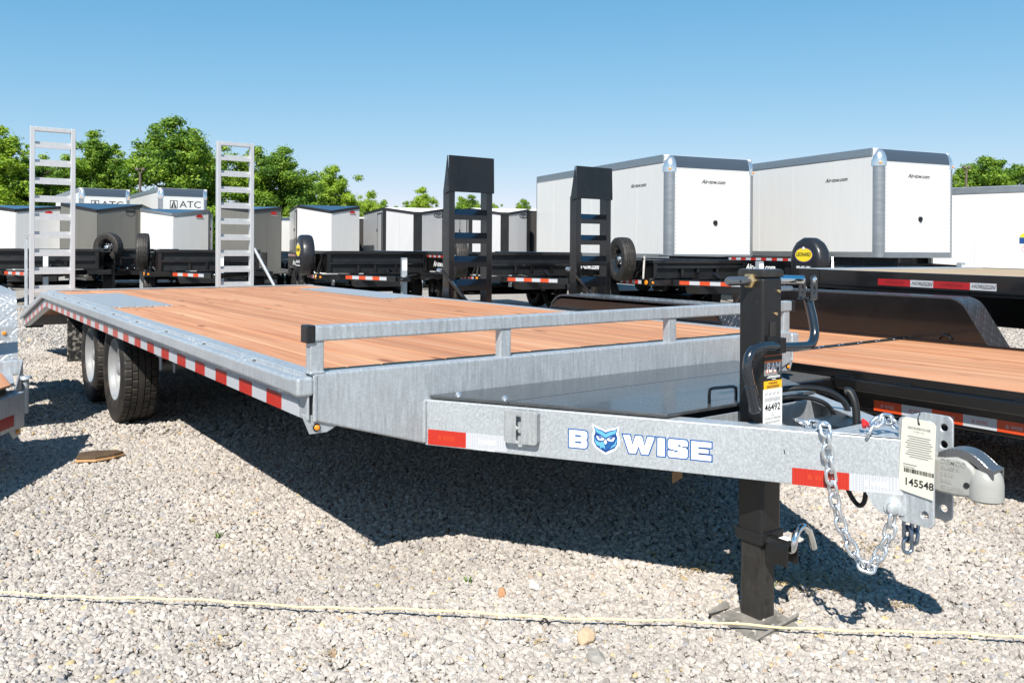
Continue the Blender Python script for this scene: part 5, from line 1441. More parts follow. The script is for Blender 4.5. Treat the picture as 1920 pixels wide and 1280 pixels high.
    # badge on the right nose panel
    if logo:
        a = Vector((c + flat, -nose, 0)); b = Vector((W, 0, 0)); u = (b - a).normalized(); nn = Vector((u.y, -u.x, 0))
        o = a.lerp(b, 0.74) + nn * 0.0165; z = zt - 0.22
        if logo == 'red':
            m = MB(); m.plate(o + TZ * z, u, TZ, [(-0.13, -0.01), (0.12, -0.02), (0.09, 0.05), (0.02, 0.075), (-0.08, 0.06)], 0.002); m.build('badge', RED_LENS, t)
            m = MB(); m.plate(o + TZ * (z - 0.045), u, TZ, [(-0.10, -0.02), (0.15, -0.02), (0.15, 0.012), (-0.10, 0.012)], 0.002); m.build('badge', GREY_INK, t)
        elif logo == 'oval':
            m = MB(); m.plate(o + TZ * z, u, TZ, circ(0, 0, 0.20, 20, 0.075), 0.002, [circ(0.0, 0.0, 0.17, 20, 0.05)]); add_text(m, 'FORT', 0.08, o + TZ * z + nn * 0.003, u, TZ, bold=0.003); m.build('badge', INK, t)
        elif logo == 'ring':
            m = MB(); m.plate(o + TZ * z, u, TZ, circ(0, 0, 0.15, 22), 0.002, [circ(0, 0, 0.135, 22)]); m.plate(o + TZ * z, u, TZ, [(-0.13, -0.03), (0.13, -0.03), (0.13, 0.03), (-0.13, 0.03)], 0.002); m.build('badge', INK, t)
    # chassis
    for x in (0.1, W - 0.2): MB().box(x, 0, zb - 0.15, x + 0.1, L, zb - 0.051).build('chassis_beam', BLACK, t)
    MB().bar((0.2, 0.1, zb - 0.1), (c, -nose - 1.0, zb - 0.1), 0.07, 0.1).bar((W - 0.2, 0.1, zb - 0.1), (c, -nose - 1.0, zb - 0.1), 0.07, 0.1).build('tongue', BLACK, t)
    MB().box(c - 0.04, -nose - 0.6, 0.0, c + 0.04, -nose - 0.52, 0.9).build('jack', GALV_DULL, t)
    for yc in (L * 0.58,):
        for (x, s) in ((-0.11, -1), (W + 0.11, 1)):
            wheel(t, (x, yc, 0.365), s, kind='black')
            MB().box(x - 0.13, yc - 0.46, 0.80, x + 0.13, yc + 0.46, 0.83).build('fender', BLACK, t, bevel=0.01)
    return t
vnose((0.81, 25.72), -18, 1.95, 4.2, 0.75, 2.40, 2.25, WHITE_P, BLACK_TRIM, ROOF_DARK, 'white v-nose cargo trailer with black trim, leftmost at the picture edge', logo='red')
vnose((2.61, 24.40), -18, 2.12, 4.6, 0.80, 2.47, 2.25, TAUPE, BLACK_TRIM, ROOF_DARK, 'grey v-nose cargo trailer with round badge, directly left of the second ATC trailer', side=WHITE_P, logo='ring')
vnose((4.58, 23.58), -18, 1.86, 4.2, 0.72, 2.34, 2.18, WHITE_P, ALU_TRIM, ROOF_DARK, 'white v-nose cargo trailer with grey trim below the right ATC trailer', logo='red')
vnose((6.47, 22.19), -18, 1.72, 4.2, 0.70, 2.44, 2.30, TAUPE, BLACK_TRIM, ROOF_DARK, 'grey v-nose cargo trailer behind the second aluminium ramp', logo='red')
vnose((8.70, 21.80), -18, 1.86, 4.2, 0.72, 2.53, 2.33, WHITE_P, BLACK_TRIM, ROOF_DARK, 'white v-nose cargo trailer with black roof trim, behind the small LEONARD cover', logo='red')
vnose((10.84, 20.24), -18, 1.86, 4.4, 0.55, 2.47, 2.32, SILVER_P, BLACK_TRIM, ROOF_WHITE, 'silver v-nose cargo trailer with black corner strips, left of the black ramps', flat=0.13, corner=BLACK_SATIN, logo='oval')
vnose((12.97, 18.67), -18, 1.86, 4.4, 0.55, 2.47, 2.32, SILVER_P, BLACK_TRIM, ROOF_WHITE, 'silver v-nose cargo trailer with black corner strips, behind the left black ramp', flat=0.13, corner=BLACK_SATIN, logo='oval')

# ATC trailers and plain ones in between
box_trailer((4.73, 35.25), 0, 1.95, 6.5, 0.6, 3.62, 'tall white box trailer lettered ATC, left one', 'ATC', 'white trailers lettered ATC', side_logo=False, r=0.16, cap=0.34, vent=False)
box_trailer((7.35, 33.33), -2, 1.95, 6.5, 0.6, 3.64, 'tall white box trailer lettered ATC, right one', 'ATC', 'white trailers lettered ATC', side_logo=False, r=0.16, cap=0.34, vent=False)
box_trailer((8.15, 28.0), -16, 2.1, 4.0, 0.5, 2.22, 'low white box trailer half hidden behind the second aluminium ramp', None, vent=False, r=0.1, cap=0.12)
box_trailer((9.80, 26.8), -16, 2.0, 4.0, 0.5, 2.32, 'low white box trailer in the gap left of the white v-nose with black trim', None, vent=False, r=0.1, cap=0.12)
def plain_trailer(loc, rz, W, L, zb, zt, mat, roof, label):
    t = tag(empty('cargo_trailer', (*loc, 0), R(rz)), label, 'trailer')
    MB().box(0, 0, zb, W, L, zt).build('body', mat, t, bevel=0.02)
    for i in range(4):
        MB().box(-0.012, 0.06 + (L - 0.1) * i / 4, zb + 0.02, -0.0005, 0.05 + (L - 0.1) * (i + 1) / 4, zt - 0.06).build('wall_panel', mat, t)
        MB().box(0.06 + (W - 0.1) * i / 4, -0.012, zb + 0.02, 0.05 + (W - 0.1) * (i + 1) / 4, -0.0005, zt - 0.06).build('wall_panel', mat, t)
    MB().box(-0.03, -0.03, zt - 0.02, W + 0.03, L + 0.03, zt + 0.04).build('roof', roof, t, bevel=0.01)
    for x in (-0.1, W + 0.1): wheel(t, (x, L * 0.6, 0.365), -1 if x < 0 else 1, kind='black')
    MB().box(0.1, 0, zb - 0.12, W - 0.1, L, zb - 0.002).build('chassis', BLACK, t)
    return t
plain_trailer((12.15, 25.0), -16, 2.0, 4.0, 0.5, 2.30, CHARCOAL, ROOF_WHITE, 'black cargo trailer seen in the slot beside the white v-nose')
plain_trailer((15.3, 18.6), -18, 2.0, 4.4, 0.5, 2.47, CHARCOAL, ROOF_WHITE, 'charcoal cargo trailer with white roof, just left of the first tall white box trailer')

# ------------------------------------------------------------------ lamp posts
def lamp_post(loc, h, label, s=1.0):
    t = tag(empty('street_lamp', (*loc, 0), R(-30)), label, 'lamp post', 'lamp posts at the edge of the lot')
    MB().tube([(0, 0, 0), (0, 0, h)], [0.09, 0.06], 10).build('pole', POLE_M, t, smooth=True)
    for sx in (-1, 1):
        a = MB().tube([(0, 0, h - 0.06), (sx * 0.10, 0, h + 0.04), (sx * 0.16, 0, h + 0.10)], 0.03, 8).build('arm', POLE_M, t, smooth=True)
        MB().hexa([(sx * 0.09, -0.10, h + 0.09), (sx * 0.27, -0.10, h + 0.15), (sx * 0.27, 0.10, h + 0.15), (sx * 0.09, 0.10, h + 0.09), (sx * 0.08, -0.10, h + 0.22), (sx * 0.23, -0.10, h + 0.29), (sx * 0.23, 0.10, h + 0.29), (sx * 0.08, 0.10, h + 0.22)]).build('lamp_head', POLE_M, a, bevel=0.015)
lamp_post((9.94, 48.78), 5.5, 'brown twin-head lamp post in front of the trees above the ATC trailers')
lamp_post((52.58, 22.51), 6.3, 'dark twin-head lamp post in front of the right-hand trees')

# ------------------------------------------------------------------ trees
def leaf_material():
    m = bpy.data.materials.new('leaves'); m.use_nodes = True
    n = m.node_tree.nodes; l = m.node_tree.links; p = n['Principled BSDF']
    tc = n.new('ShaderNodeTexCoord'); oi = n.new('ShaderNodeObjectInfo'); geo = n.new('ShaderNodeNewGeometry')
    nz = n.new('ShaderNodeTexNoise'); nz.inputs['Scale'].default_value = 0.55; nz.inputs['Detail'].default_value = 4; l.new(tc.outputs['Object'], nz.inputs['Vector'])
    ri = n.new('ShaderNodeMath'); ri.operation = 'MULTIPLY_ADD'; ri.inputs[1].default_value = 0.35; l.new(geo.outputs['Random Per Island'], ri.inputs[0])
    sub = n.new('ShaderNodeMath'); sub.operation = 'SUBTRACT'; sub.inputs[1].default_value = 0.17; l.new(nz.outputs[0], sub.inputs[0]); l.new(sub.outputs[0], ri.inputs[2])
    ob = n.new('ShaderNodeMath'); ob.operation = 'MULTIPLY_ADD'; ob.inputs[1].default_value = 0.30; l.new(oi.outputs['Random'], ob.inputs[0])
    ob2 = n.new('ShaderNodeMath'); ob2.operation = 'SUBTRACT'; ob2.inputs[1].default_value = 0.15; l.new(ri.outputs[0], ob2.inputs[0]); l.new(ob2.outputs[0], ob.inputs[2])
    rp = n.new('ShaderNodeValToRGB'); e = rp.color_ramp.elements
    e[0].position = 0.28; e[0].color = (0.062, 0.14, 0.02, 1); e[1].position = 0.80; e[1].color = (0.34, 0.44, 0.045, 1)
    k = e.new(0.52); k.color = (0.19, 0.30, 0.03, 1)
    l.new(ob.outputs[0], rp.inputs[0]); l.new(rp.outputs[0], p.inputs['Base Color'])
    p.inputs['Roughness'].default_value = 0.6; p.inputs['Specular IOR Level'].default_value = 0.3
    tr = n.new('ShaderNodeBsdfTranslucent'); hs = n.new('ShaderNodeHueSaturation'); hs.inputs['Value'].default_value = 1.5; hs.inputs['Saturation'].default_value = 1.05
    l.new(rp.outputs[0], hs.inputs['Color']); l.new(hs.outputs[0], tr.inputs['Color'])
    mx = n.new('ShaderNodeMixShader'); mx.inputs[0].default_value = 0.4
    l.new(p.outputs[0], mx.inputs[1]); l.new(tr.outputs[0], mx.inputs[2]); l.new(mx.outputs[0], n['Material Output'].inputs[0])
    return m
LEAF = leaf_material()
TRUNK = pmat('tree_bark', (0.09, 0.07, 0.05), 0.85, 0, var=0.3, vscale=(6, 6, 1.5), bump=0.5, bscale=12)
def tree_meshes(seed, H, rw, shape):
    """H height, rw half width; shape: 0 tall and narrow, 1 broad, 2 many-stemmed bush"""
    rg = random.Random(seed)
    tr = MB(); cl = []
    base = (0, 0, 0); tip = (rg.uniform(-.3, .3), rg.uniform(-.3, .3), H * 0.86)
    tr.tube([base, (0.05, 0, H * 0.3), ((tip[0]) * .6, tip[1] * .6, H * 0.6), tip], [0.17, 0.13, 0.08, 0.02], 8)
    nl = 20 if shape != 2 else 26
    for i in range(nl):
        f = (i + 0.5) / nl
        z0 = H * (0.12 + 0.66 * f); a = i * 2.4 + rg.uniform(-.4, .4)
        prof = {0: (0.55 + 0.45 * math.sin(PI * min(1, f * 1.1))), 1: (1.0 - 0.55 * f), 2: (0.95 - 0.35 * f)}[shape]
        ln = rw * prof * rg.uniform(0.65, 1.08)
        up = rg.uniform(0.25, 0.7) * ln
        p0 = Vector((tip[0] * f * .7, tip[1] * f * .7, z0)); p2 = p0 + Vector((math.cos(a) * ln, math.sin(a) * ln, up)); p1 = p0.lerp(p2, 0.5) + Vector((0, 0, 0.12 * ln))
        tr.tube([p0, p1, p2], [0.06, 0.04, 0.015], 5)
        for k in range(6):
            t_ = 0.28 + 0.15 * k
            q = p0.lerp(p1, min(1, t_ * 2)) if t_ < .5 else p1.lerp(p2, (t_ - .5) * 2)
            cl.append((q + Vector((rg.gauss(0, .36), rg.gauss(0, .36), rg.gauss(0.0, .45))), rg.uniform(0.30, 0.78) * (1.0 if shape else 0.85)))
    for k in range(30):
        hf = rg.random(); sp = rw * 0.42 * (1 - hf) + 0.12; cl.append((Vector((tip[0] + rg.gauss(0, sp), tip[1] + rg.gauss(0, sp), H * (0.62 + 0.36 * hf))), rg.uniform(0.22, 0.55)))
    for k in range(44 if shape != 0 else 24): cl.append((Vector((rg.gauss(0, rw * .5), rg.gauss(0, rw * .5), rg.uniform(0.5, H * 0.35))), rg.uniform(0.5, 0.9)))
    vs = []; fs = []
    for c, r in cl:
        nlv = int(260 * (r / 0.6) ** 2)
        for _ in range(nlv):
            d = Vector((rg.gauss(0, 1), rg.gauss(0, 1), rg.gauss(0, 1))).normalized()
            p = c + Vector((d.x, d.y, d.z * 0.72)) * r * (rg.random() ** 0.55) * (1.45 if rg.random() < 0.12 else 1.0)
            n = (d * 1.4 + Vector((rg.gauss(0, .5), rg.gauss(0, .5), rg.gauss(0.4, .5)))).normalized()
            u = n.orthogonal().normalized(); u.rotate(Quaternion(n, rg.uniform(0, 6.28))); v = n.cross(u)
            s = rg.uniform(0.045, 0.09)
            k = len(vs)
            vs += [p - u * s * 1.25, p + v * s * 0.8, p + u * s * 1.25, p - v * s * 0.8]
            fs.append((k, k + 1, k + 2, k + 3))
    cm_ = MB(); cm_.add(vs, fs)
    return tr.mesh('trunk', TRUNK, smooth=True), mesh_plain('crown', vs, fs, LEAF)
def mesh_plain(name, vs, fs, mat):
    me = bpy.data.meshes.new(name); me.from_pydata([tuple(v) for v in vs], [], fs); me.materials.append(mat); me.update(); return me
KIND = [tree_meshes(1, 9.0, 1.9, 0), tree_meshes(2, 9.0, 3.1, 1), tree_meshes(3, 9.0, 3.3, 2), tree_meshes(4, 9.0, 2.5, 1), tree_meshes(5, 9.0, 2.9, 2)]
KH = [9.0, 9.0, 9.0, 9.0, 9.0]
TREES = [  # x, y, height, kind, width factor, label
    (4.51, 65.15, 9.9, 0, 1.0, 'tall slim tree at the far left edge of the picture'),
    (6.3, 66.6, 7.6, 2, 1.0, 'bushy green tree just left of the first aluminium ramp'),
    (8.9, 69.6, 8.4, 4, 0.95, 'green tree seen through the first aluminium ramp'),
    (10.5, 65.8, 10.2, 0, 0.85, 'slim tree standing alone against the sky, right of the first aluminium ramp'),
    (12.6, 69.1, 9.2, 0, 1.0, 'slim tree between the lone slim tree and the tallest tree'),
    (14.2, 60.9, 11.0, 1, 0.9, 'tallest tree of the row, above the ATC trailers'),
    (17.2, 63.7, 9.9, 3, 0.85, 'leafy tree on the right shoulder of the tallest tree'),
    (19.0, 68.0, 8.2, 2, 0.85, 'tree left of the second aluminium ramp'),
    (20.6, 61.4, 9.1, 4, 1.0, 'bright green tree seen through the second aluminium ramp'),
    (23.4, 61.6, 9.3, 2, 0.95, 'broad yellow-green tree right of the second aluminium ramp'),
    (26.2, 64.4, 7.2, 4, 0.9, 'sloping green tree above the white v-nose with black trim'),
    (29.7, 66.7, 8.9, 1, 0.85, 'round-topped tree above the right end of the white v-nose'),
    (33.6, 71.1, 6.4, 4, 0.8, 'low green tree left of the gap in the tree line'),
    (36.9, 73.7, 6.8, 3, 0.75, 'small green tree, second from the gap in the tree line'),
    (40.3, 77.0, 6.6, 1, 0.62, 'small tree at the left side of the gap in the tree line'),
    (46.9, 80.0, 8.2, 3, 0.85, 'pointed distant tree left of the black ramps'),
    (44.6, 79.6, 6.6, 4, 0.6, 'small distant tree at the right side of the gap'),
    (55.7, 86.0, 7.8, 3, 0.7, 'distant tree seen through the top of the left black ramp, left one'),
    (59.2, 88.8, 8.4, 4, 0.7, 'distant tree seen through the top of the left black ramp, right one'),
    (62.6, 89.0, 7.4, 2, 0.7, 'low distant tree between the two black ramps'),
    (66.5, 86.5, 8.2, 1, 0.65, 'distant round tree near the left end of the tall white box trailer'),
    (67.3, 81.5, 8.9, 3, 0.7, 'distant tree touching the left end of the tall white box trailer'),
    (80.7, 36.6, 9.3, 4, 1.0, 'tree right of the second tall white box trailer, behind the lamp post'),
    (79.5, 33.0, 10.4, 1, 0.9, 'highest tree of the right-hand group'),
    (84.4, 33.9, 10.2, 2, 1.0, 'broad tree at the back of the right-hand group'),
    (82.5, 29.5, 10.0, 4, 1.0, 'rightmost tree at the picture edge'),
    (79.0, 39.5, 8.6, 2, 1.0, 'tree partly hidden by the second tall white box trailer'),
]
for i, (x, y, h, k, wf, lab) in enumerate(TREES):
    t = tag(empty('tree', (x, y, 0), random.uniform(0, 6.28)), lab, 'tree', 'trees round the lot')
    s = h / 9.0
    for nm, me in zip(('trunk', 'crown'), KIND[k]):
        o = put(nm, me, t); o.scale = (s * wf * 1.22, s * wf * 1.22, s)
# undergrowth behind the lot
rg = random.Random(9); vs = []; fs = []
for i in range(150):
    f = i / 149
    c = Vector((-6 + 78 * f, 74 + 16 * math.sin(f * 3.0), 0)) + Vector((rg.gauss(0, 1.2), rg.gauss(0, 1.2), rg.uniform(0.4, 2.4)))
    for _ in range(70):
        d = Vector((rg.gauss(0, 1), rg.gauss(0, 1), rg.gauss(0, .8))).normalized(); p = c + d * 1.3 * rg.random() ** .4
        n = (d + Vector((rg.gauss(0, .6), rg.gauss(0, .6), .5))).normalized(); u = n.orthogonal().normalized(); v = n.cross(u); s = rg.uniform(.14, .26)
        k = len(vs); vs += [p - u * s, p + v * s * .8, p + u * s, p - v * s * .8]; fs.append((k, k + 1, k + 2, k + 3))
o = put('undergrowth', mesh_plain('undergrowth', vs, fs, LEAF)); o['kind'] = 'stuff'

# ------------------------------------------------------------------ small things on the gravel
rp_ = []
ra, rb = Vector((-0.786, 0.703, 0.034)), Vector((1.76, -1.516, 0.034))
d = (rb - ra); 
for i in range(161):
    t_ = -0.6 + 2.2 * i / 160
    p = ra + d * t_
    rp_.append((p.x, p.y, p.z + 0.004 * math.sin(i * 0.35) + 0.002 * math.sin(i * 1.3)))
rope = MB(); rope.tube(rp_, 0.0036, 8)
tag(rope.build('rope', ROPE_M, smooth=True), 'thin pale yellow rope stretched across the gravel in the foreground', 'rope')
knot = MB().tube([(0.622, -0.528, 0.012), (0.628, -0.535, 0.022), (0.632, -0.532, 0.03), (0.638, -0.545, 0.02), (0.642, -0.548, 0.008)], 0.004, 6)
tag(knot.build('cord_end', INK, smooth=True), 'short black cord end lying under the yellow rope', 'cord')
wd = tag(empty('wood_offcut', (-0.165, 2.61, 0.012), R(-22)), 'broken dark board offcut with a pale edge lying on the gravel, left', 'wood')
m = MB()
prof = [(-0.085, -0.075), (0.02, -0.085), (0.105, -0.03), (0.145, 0.03), (0.10, 0.075), (-0.03, 0.085), (-0.095, 0.05)]
m.prism(prof, 'z', 0.014, 0.028)
m.build('board', BARK, wd, bevel=0.004)
m = MB(); m.prism([(p[0] * 1.02, p[1] * 1.02) for p in prof], 'z', 0.0, 0.0135); m.build('cut_face', CUTWOOD, wd, bevel=0.002)
def rock(name, loc, s, mat, label, seed):
    bm = bmesh.new(); bmesh.ops.create_icosphere(bm, subdivisions=3, radius=1)
    rg = random.Random(seed); pls = [(Vector((rg.gauss(0, 1), rg.gauss(0, 1), rg.gauss(0, 1))).normalized(), rg.uniform(.6, .85)) for _ in range(10)]
    for v in bm.verts:
        p = v.co.copy()
        for nrm, dd in pls:
            q = p.dot(nrm)
            if q > dd: p -= nrm * (q - dd) * 0.93
        p *= 1 + 0.06 * noise.noise(p * 2.5 + Vector((seed, 0, 0)))
        v.co = Vector((p.x * s[0], p.y * s[1], p.z * s[2]))
    me = bpy.data.meshes.new(name); bm.to_mesh(me); bm.free(); me.materials.append(mat)
    o = put(name, me, loc=loc); o.rotation_euler = (0, 0, seed); tag(o, label, 'rock'); return o
rock('rock', (0.670, -0.70, 0.018), (0.030, 0.026, 0.030), pmat('tan_rock', (0.40, 0.30, 0.20), 0.8, 0, var=0.12, vscale=(60, 60, 60), bump=0.3), 'tan block-shaped stone just in front of the yellow rope', 3)
rock('rock', (0.620, -0.80, 0.010), (0.036, 0.026, 0.022), pmat('grey_rock', (0.25, 0.235, 0.215), 0.85, 0, var=0.15, vscale=(60, 60, 60), bump=0.4), 'grey wedge-shaped stone in front of the tan one', 5)
rock('rock', (0.655, -0.265, 0.012), (0.022, 0.018, 0.020), pmat('rust_rock', (0.36, 0.18, 0.09), 0.85, 0, var=0.15, vscale=(60, 60, 60), bump=0.4), 'small rusty orange stone behind the yellow rope', 7)
rock('rock', (0.79, -0.285, 0.014), (0.027, 0.024, 0.022), pmat('white_rock', (0.52, 0.49, 0.45), 0.8, 0, var=0.1, vscale=(60, 60, 60), bump=0.3), 'pale white stone beside the rusty orange one', 9)
WEED = pmat('weed_green', (0.10, 0.20, 0.02), 0.5)
rg = random.Random(5)
for j, (x, y, lab) in enumerate(((0.62, -0.10, 'tiny green weed sprout in the sunlit gravel ahead of the shadow'), (1.50, -0.78, 'tiny green weed in the gravel under the safety chain'), (0.02, 0.90, 'tiny green weed in the open gravel left of the tongue shadow'))):
    m = MB()
    for k in range(9):
        a = rg.uniform(0, 6.28); L_ = rg.uniform(.012, .028); w = .003
        b = Vector((x + rg.gauss(0, .006), y + rg.gauss(0, .006), .006)); tip = b + Vector((math.cos(a) * L_ * .7, math.sin(a) * L_ * .7, L_)); sd = Vector((-math.sin(a), math.cos(a), 0)) * w
        md_ = b.lerp(tip, .5) + Vector((0, 0, .004))
        m.add([b - sd * .6, b + sd * .6, md_ + sd, tip, md_ - sd, b + Vector((0, 0, .001)), md_ + Vector((0, 0, .0012))], [(0, 1, 2, 3, 4), (0, 5, 6, 4), (5, 1, 2, 6), (6, 2, 3), (4, 6, 3)])
    tag(m.build('weed', WEED), lab, 'weed')
# patches of dry straw-coloured crumbs between the stones
STRAW = pmat('dry_straw', (0.36, 0.25, 0.11), 0.9, 0, var=0.3, vscale=(40, 40, 40))
vs = []; fs = []
for (cx, cy, sx, sy, n) in ((1.62, -0.80, .10, .05, 520), (1.50, -0.66, .05, .03, 200), (1.74, -0.92, .07, .05, 320), (1.72, -1.14, .03, .02, 90), (1.40, -0.50, .06, .03, 180), (2.15, -0.75, .06, .05, 160), (0.55, -0.62, .03, .02, 50), (-.3, -.05, .05, .03, 70), (-.05, -.32, .05, .03, 60), (0.05, 1.15, .06, .04, 90), (0.21, 3.05, .14, .06, 160)):
    for _ in range(n):
        p = Vector((cx + rg.gauss(0, sx), cy + rg.gauss(0, sy), rg.uniform(.008, .018))); a = rg.uniform(0, 6.28); L_ = rg.uniform(.003, .009); w = rg.uniform(.001, .003)
        u = Vector((math.cos(a), math.sin(a), rg.uniform(-.3, .3))) * L_; v = Vector((-math.sin(a), math.cos(a), 0)) * w
        k = len(vs); vs += [p - u, p + v, p + u, p - v]; fs.append((k, k + 1, k + 2, k + 3))
o = put('dry_straw', mesh_plain('dry_straw', vs, fs, STRAW)); o['kind'] = 'stuff'
# ------------------------------------------------------------------ ground
def gravel_ground_material():
    m = bpy.data.materials.new('gravel_bed'); m.use_nodes = True
    n = m.node_tree.nodes; l = m.node_tree.links; p = n['Principled BSDF']
    tc = n.new('ShaderNodeTexCoord')
    v = n.new('ShaderNodeTexVoronoi'); v.inputs['Scale'].default_value = 42; l.new(tc.outputs['Object'], v.inputs['Vector'])
    v2 = n.new('ShaderNodeTexVoronoi'); v2.inputs['Scale'].default_value = 15; l.new(tc.outputs['Object'], v2.inputs['Vector'])
    nz = n.new('ShaderNodeTexNoise'); nz.inputs['Scale'].default_value = 0.7; nz.inputs['Detail'].default_value = 6; l.new(tc.outputs['Object'], nz.inputs['Vector'])
    rp = n.new('ShaderNodeValToRGB'); e = rp.color_ramp.elements
    e[0].position = 0.0; e[0].color = (0.20, 0.185, 0.167, 1); e[1].position = 1.0; e[1].color = (0.36, 0.335, 0.305, 1)
    k = e.new(0.5); k.color = (0.29, 0.27, 0.243, 1)
    sc = n.new('ShaderNodeSeparateColor'); l.new(v.outputs['Color'], sc.inputs[0]); l.new(sc.outputs[0], rp.inputs[0])
    mr = n.new('ShaderNodeMapRange'); mr.inputs[1].default_value = 0.3; mr.inputs[2].default_value = 0.7; mr.inputs[3].default_value = 0.88; mr.inputs[4].default_value = 1.1
    l.new(nz.outputs[0], mr.inputs[0])
    h = n.new('ShaderNodeHueSaturation'); l.new(rp.outputs[0], h.inputs['Color']); l.new(mr.outputs[0], h.inputs['Value'])
    l.new(h.outputs[0], p.inputs['Base Color'])
    p.inputs['Roughness'].default_value = 0.9; p.inputs['Specular IOR Level'].default_value = 0.2
    mx = n.new('ShaderNodeMath'); mx.operation = 'ADD'; l.new(v.outputs['Distance'], mx.inputs[0]); l.new(v2.outputs['Distance'], mx.inputs[1])
    b = n.new('ShaderNodeBump'); b.inputs['Strength'].default_value = 0.7; b.inputs['Distance'].default_value = 0.02; b.invert = True
    l.new(mx.outputs[0], b.inputs['Height']); l.new(b.outputs[0], p.inputs['Normal'])
    return m
GBED = gravel_ground_material()
g = MB(); 
g.add([(-900, -900, 0), (900, -900, 0), (900, 900, 0), (-900, 900, 0)], [(0, 1, 2, 3)])
ground = g.build('gravel_ground', GBED); ground['kind'] = 'structure'
ground.location.z = -0.008

def stone_material():
    m = bpy.data.materials.new('crushed_stone'); m.use_nodes = True
    n = m.node_tree.nodes; l = m.node_tree.links; p = n['Principled BSDF']
    oi = n.new('ShaderNodeObjectInfo'); tc = n.new('ShaderNodeTexCoord')
    rp = n.new('ShaderNodeValToRGB'); e = rp.color_ramp.elements
    K = 0.77
    cols = [(0.0, (0.29, 0.27, 0.25)), (0.08, (0.38, 0.355, 0.32)), (0.30, (0.43, 0.40, 0.355)), (0.55, (0.48, 0.45, 0.40)), (0.80, (0.54, 0.505, 0.45)), (0.925, (0.57, 0.54, 0.49)), (0.945, (0.42, 0.31, 0.22)), (0.955, (0.60, 0.50, 0.25)), (0.965, (0.38, 0.39, 0.40)), (0.985, (0.30, 0.30, 0.31)), (1.0, (0.48, 0.45, 0.39))]
    cols = [(a, tuple(q * K * w_ for q, w_ in zip(c, (1.0, 0.972, 0.985)))) for a, c in cols]
    e[0].position, e[0].color = cols[0][0], (*cols[0][1], 1)
    e[1].position, e[1].color = cols[-1][0], (*cols[-1][1], 1)
    for ps, c in cols[1:-1]:
        k = e.new(ps); k.color = (*c, 1)
    l.new(oi.outputs['Random'], rp.inputs[0])
    nz = n.new('ShaderNodeTexNoise'); nz.inputs['Scale'].default_value = 2.6; nz.inputs['Detail'].default_value = 5; l.new(tc.outputs['Object'], nz.inputs['Vector'])
    mr = n.new('ShaderNodeMapRange'); mr.inputs[1].default_value = 0.3; mr.inputs[2].default_value = 0.7; mr.inputs[3].default_value = 0.85; mr.inputs[4].default_value = 1.12
    l.new(nz.outputs[0], mr.inputs[0])
    # dusty and cleaner areas of the lot, metres across
    pn = n.new('ShaderNodeTexNoise'); pn.inputs['Scale'].default_value = 1.1; pn.inputs['Detail'].default_value = 5; l.new(oi.outputs['Location'], pn.inputs['Vector'])
    pr = n.new('ShaderNodeMapRange'); pr.inputs[1].default_value = 0.32; pr.inputs[2].default_value = 0.68; pr.inputs[3].default_value = 0.84; pr.inputs[4].default_value = 1.10
    l.new(pn.outputs[0], pr.inputs[0])
    pm = n.new('ShaderNodeMath'); pm.operation = 'MULTIPLY'; l.new(mr.outputs[0], pm.inputs[0]); l.new(pr.outputs[0], pm.inputs[1])
    h = n.new('ShaderNodeHueSaturation'); l.new(rp.outputs[0], h.inputs['Color']); l.new(pm.outputs[0], h.inputs['Value'])
    l.new(h.outputs[0], p.inputs['Base Color']); p.inputs['Roughness'].default_value = 0.88; p.inputs['Specular IOR Level'].default_value = 0.25
    return m
STONE = stone_material()
rocks = bpy.data.collections.new('stone_kinds')
rnd = random.Random(3)
for i in range(9):
    bm = bmesh.new(); bmesh.ops.create_icosphere(bm, subdivisions=2 if i < 5 else 1, radius=1)
    off = Vector((i * 7.3, i * 3.1, 0))
    sx, sy, sz = rnd.uniform(0.85, 1.2), rnd.uniform(0.8, 1.05), rnd.uniform(0.55, 0.85)
    planes = [(Vector((rnd.gauss(0, 1), rnd.gauss(0, 1), rnd.gauss(0, 1))).normalized(), rnd.uniform(0.50, 0.78)) for _ in range(12)]
    for v in bm.verts:
        p = v.co.copy()
        for nrm, d in planes:
            q = p.dot(nrm)
            if q > d: p -= nrm * (q - d)
        p *= 1 + 0.10 * noise.noise(p * 1.7 + off)
        v.co = Vector((p.x * sx, p.y * sy, p.z * sz))
    me = bpy.data.meshes.new('stone'); bm.to_mesh(me); bm.free(); me.materials.append(STONE)
    o = bpy.data.objects.new('stone', me); rocks.objects.link(o)

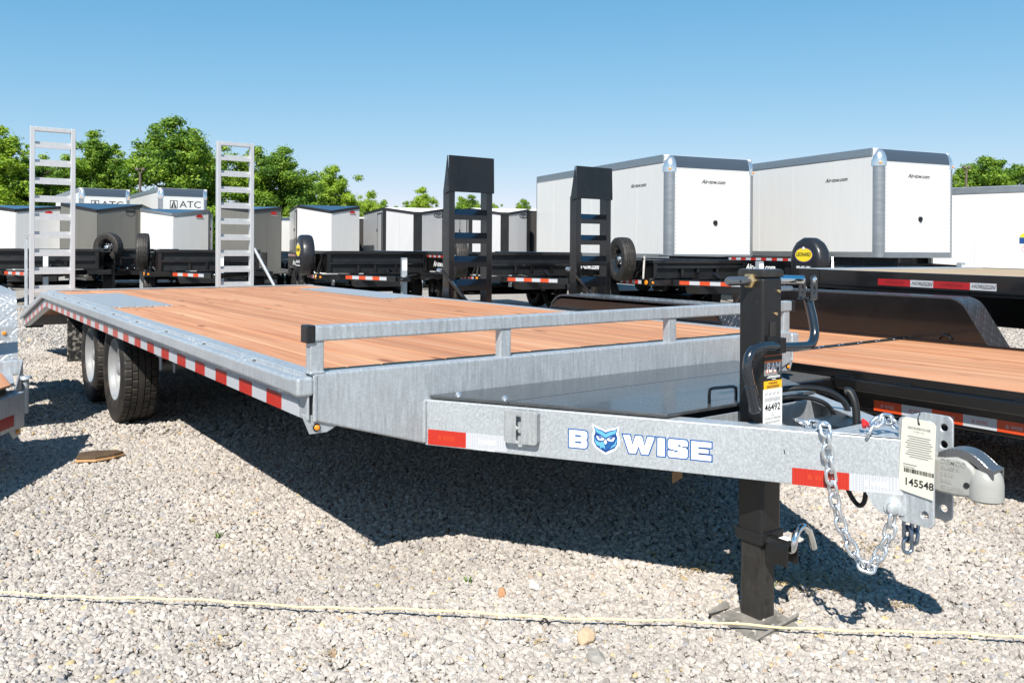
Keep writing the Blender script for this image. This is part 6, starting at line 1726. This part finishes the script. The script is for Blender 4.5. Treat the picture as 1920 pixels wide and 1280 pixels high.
def scatter_group(name, density, smin, smax, seed, power=2.0):
    ng = bpy.data.node_groups.new(name, 'GeometryNodeTree')
    ng.interface.new_socket('Geometry', in_out='INPUT', socket_type='NodeSocketGeometry')
    ng.interface.new_socket('Geometry', in_out='OUTPUT', socket_type='NodeSocketGeometry')
    N = ng.nodes; L = ng.links
    gi = N.new('NodeGroupInput'); go = N.new('NodeGroupOutput')
    d = N.new('GeometryNodeDistributePointsOnFaces'); d.inputs['Density'].default_value = density; d.inputs['Seed'].default_value = seed
    ci = N.new('GeometryNodeCollectionInfo'); ci.inputs['Collection'].default_value = rocks; ci.inputs['Separate Children'].default_value = True; ci.inputs['Reset Children'].default_value = True
    ip = N.new('GeometryNodeInstanceOnPoints'); ip.inputs['Pick Instance'].default_value = True
    rr = N.new('FunctionNodeRandomValue'); rr.data_type = 'FLOAT_VECTOR'
    rr.inputs[0].default_value = (-0.5, -0.5, 0); rr.inputs[1].default_value = (0.5, 0.5, 6.283); rr.inputs['Seed'].default_value = seed + 1
    rs = N.new('FunctionNodeRandomValue'); rs.data_type = 'FLOAT'; rs.inputs[2].default_value = 0.0; rs.inputs[3].default_value = 1.0; rs.inputs['Seed'].default_value = seed + 2
    pw = N.new('ShaderNodeMath'); pw.operation = 'POWER'; pw.inputs[1].default_value = power
    mr = N.new('ShaderNodeMapRange'); mr.inputs[3].default_value = smin; mr.inputs[4].default_value = smax
    L.new(rs.outputs[1], pw.inputs[0]); L.new(pw.outputs[0], mr.inputs[0])
    L.new(gi.outputs[0], d.inputs[0]); L.new(d.outputs[0], ip.inputs['Points']); L.new(ci.outputs[0], ip.inputs['Instance'])
    L.new(rr.outputs[0], ip.inputs['Rotation']); L.new(mr.outputs[0], ip.inputs['Scale'])
    L.new(ip.outputs[0], go.inputs[0])
    return ng
def patch(name, d0, d1, side0, density, smin, smax, seed, z=0.0, power=2.0):
    mb = MB(); vs = []; fs = []
    nd, nl = 10, 12
    for i in range(nd + 1):
        d = d0 + (d1 - d0) * i / nd
        for j in range(nl + 1):
            lat = (2 * j / nl - 1) * (d * 0.66 + side0)
            p = CAM + F_ * d + R0 * lat
            vs.append((p.x, p.y, z))
    for i in range(nd):
        for j in range(nl):
            a = i * (nl + 1) + j; fs.append((a, a + 1, a + nl + 2, a + nl + 1))
    mb.add(vs, fs)
    o = mb.build(name, GBED); o['kind'] = 'stuff'
    md = o.modifiers.new('scatter', 'NODES'); md.node_group = scatter_group(name, density, smin, smax, seed, power)
    return o
patch('gravel', 1.7, 3.2, 1.2, 11500, 0.0055, 0.0175, 11, power=2.1)
patch('gravel', 3.2, 5.4, 1.2, 6800, 0.0065, 0.019, 21, power=2.0)
patch('gravel', 5.4, 10.0, 1.0, 2000, 0.010, 0.022, 31, power=1.5)
patch('gravel', 10.0, 17.0, 1.0, 350, 0.014, 0.03, 41, power=1.5)
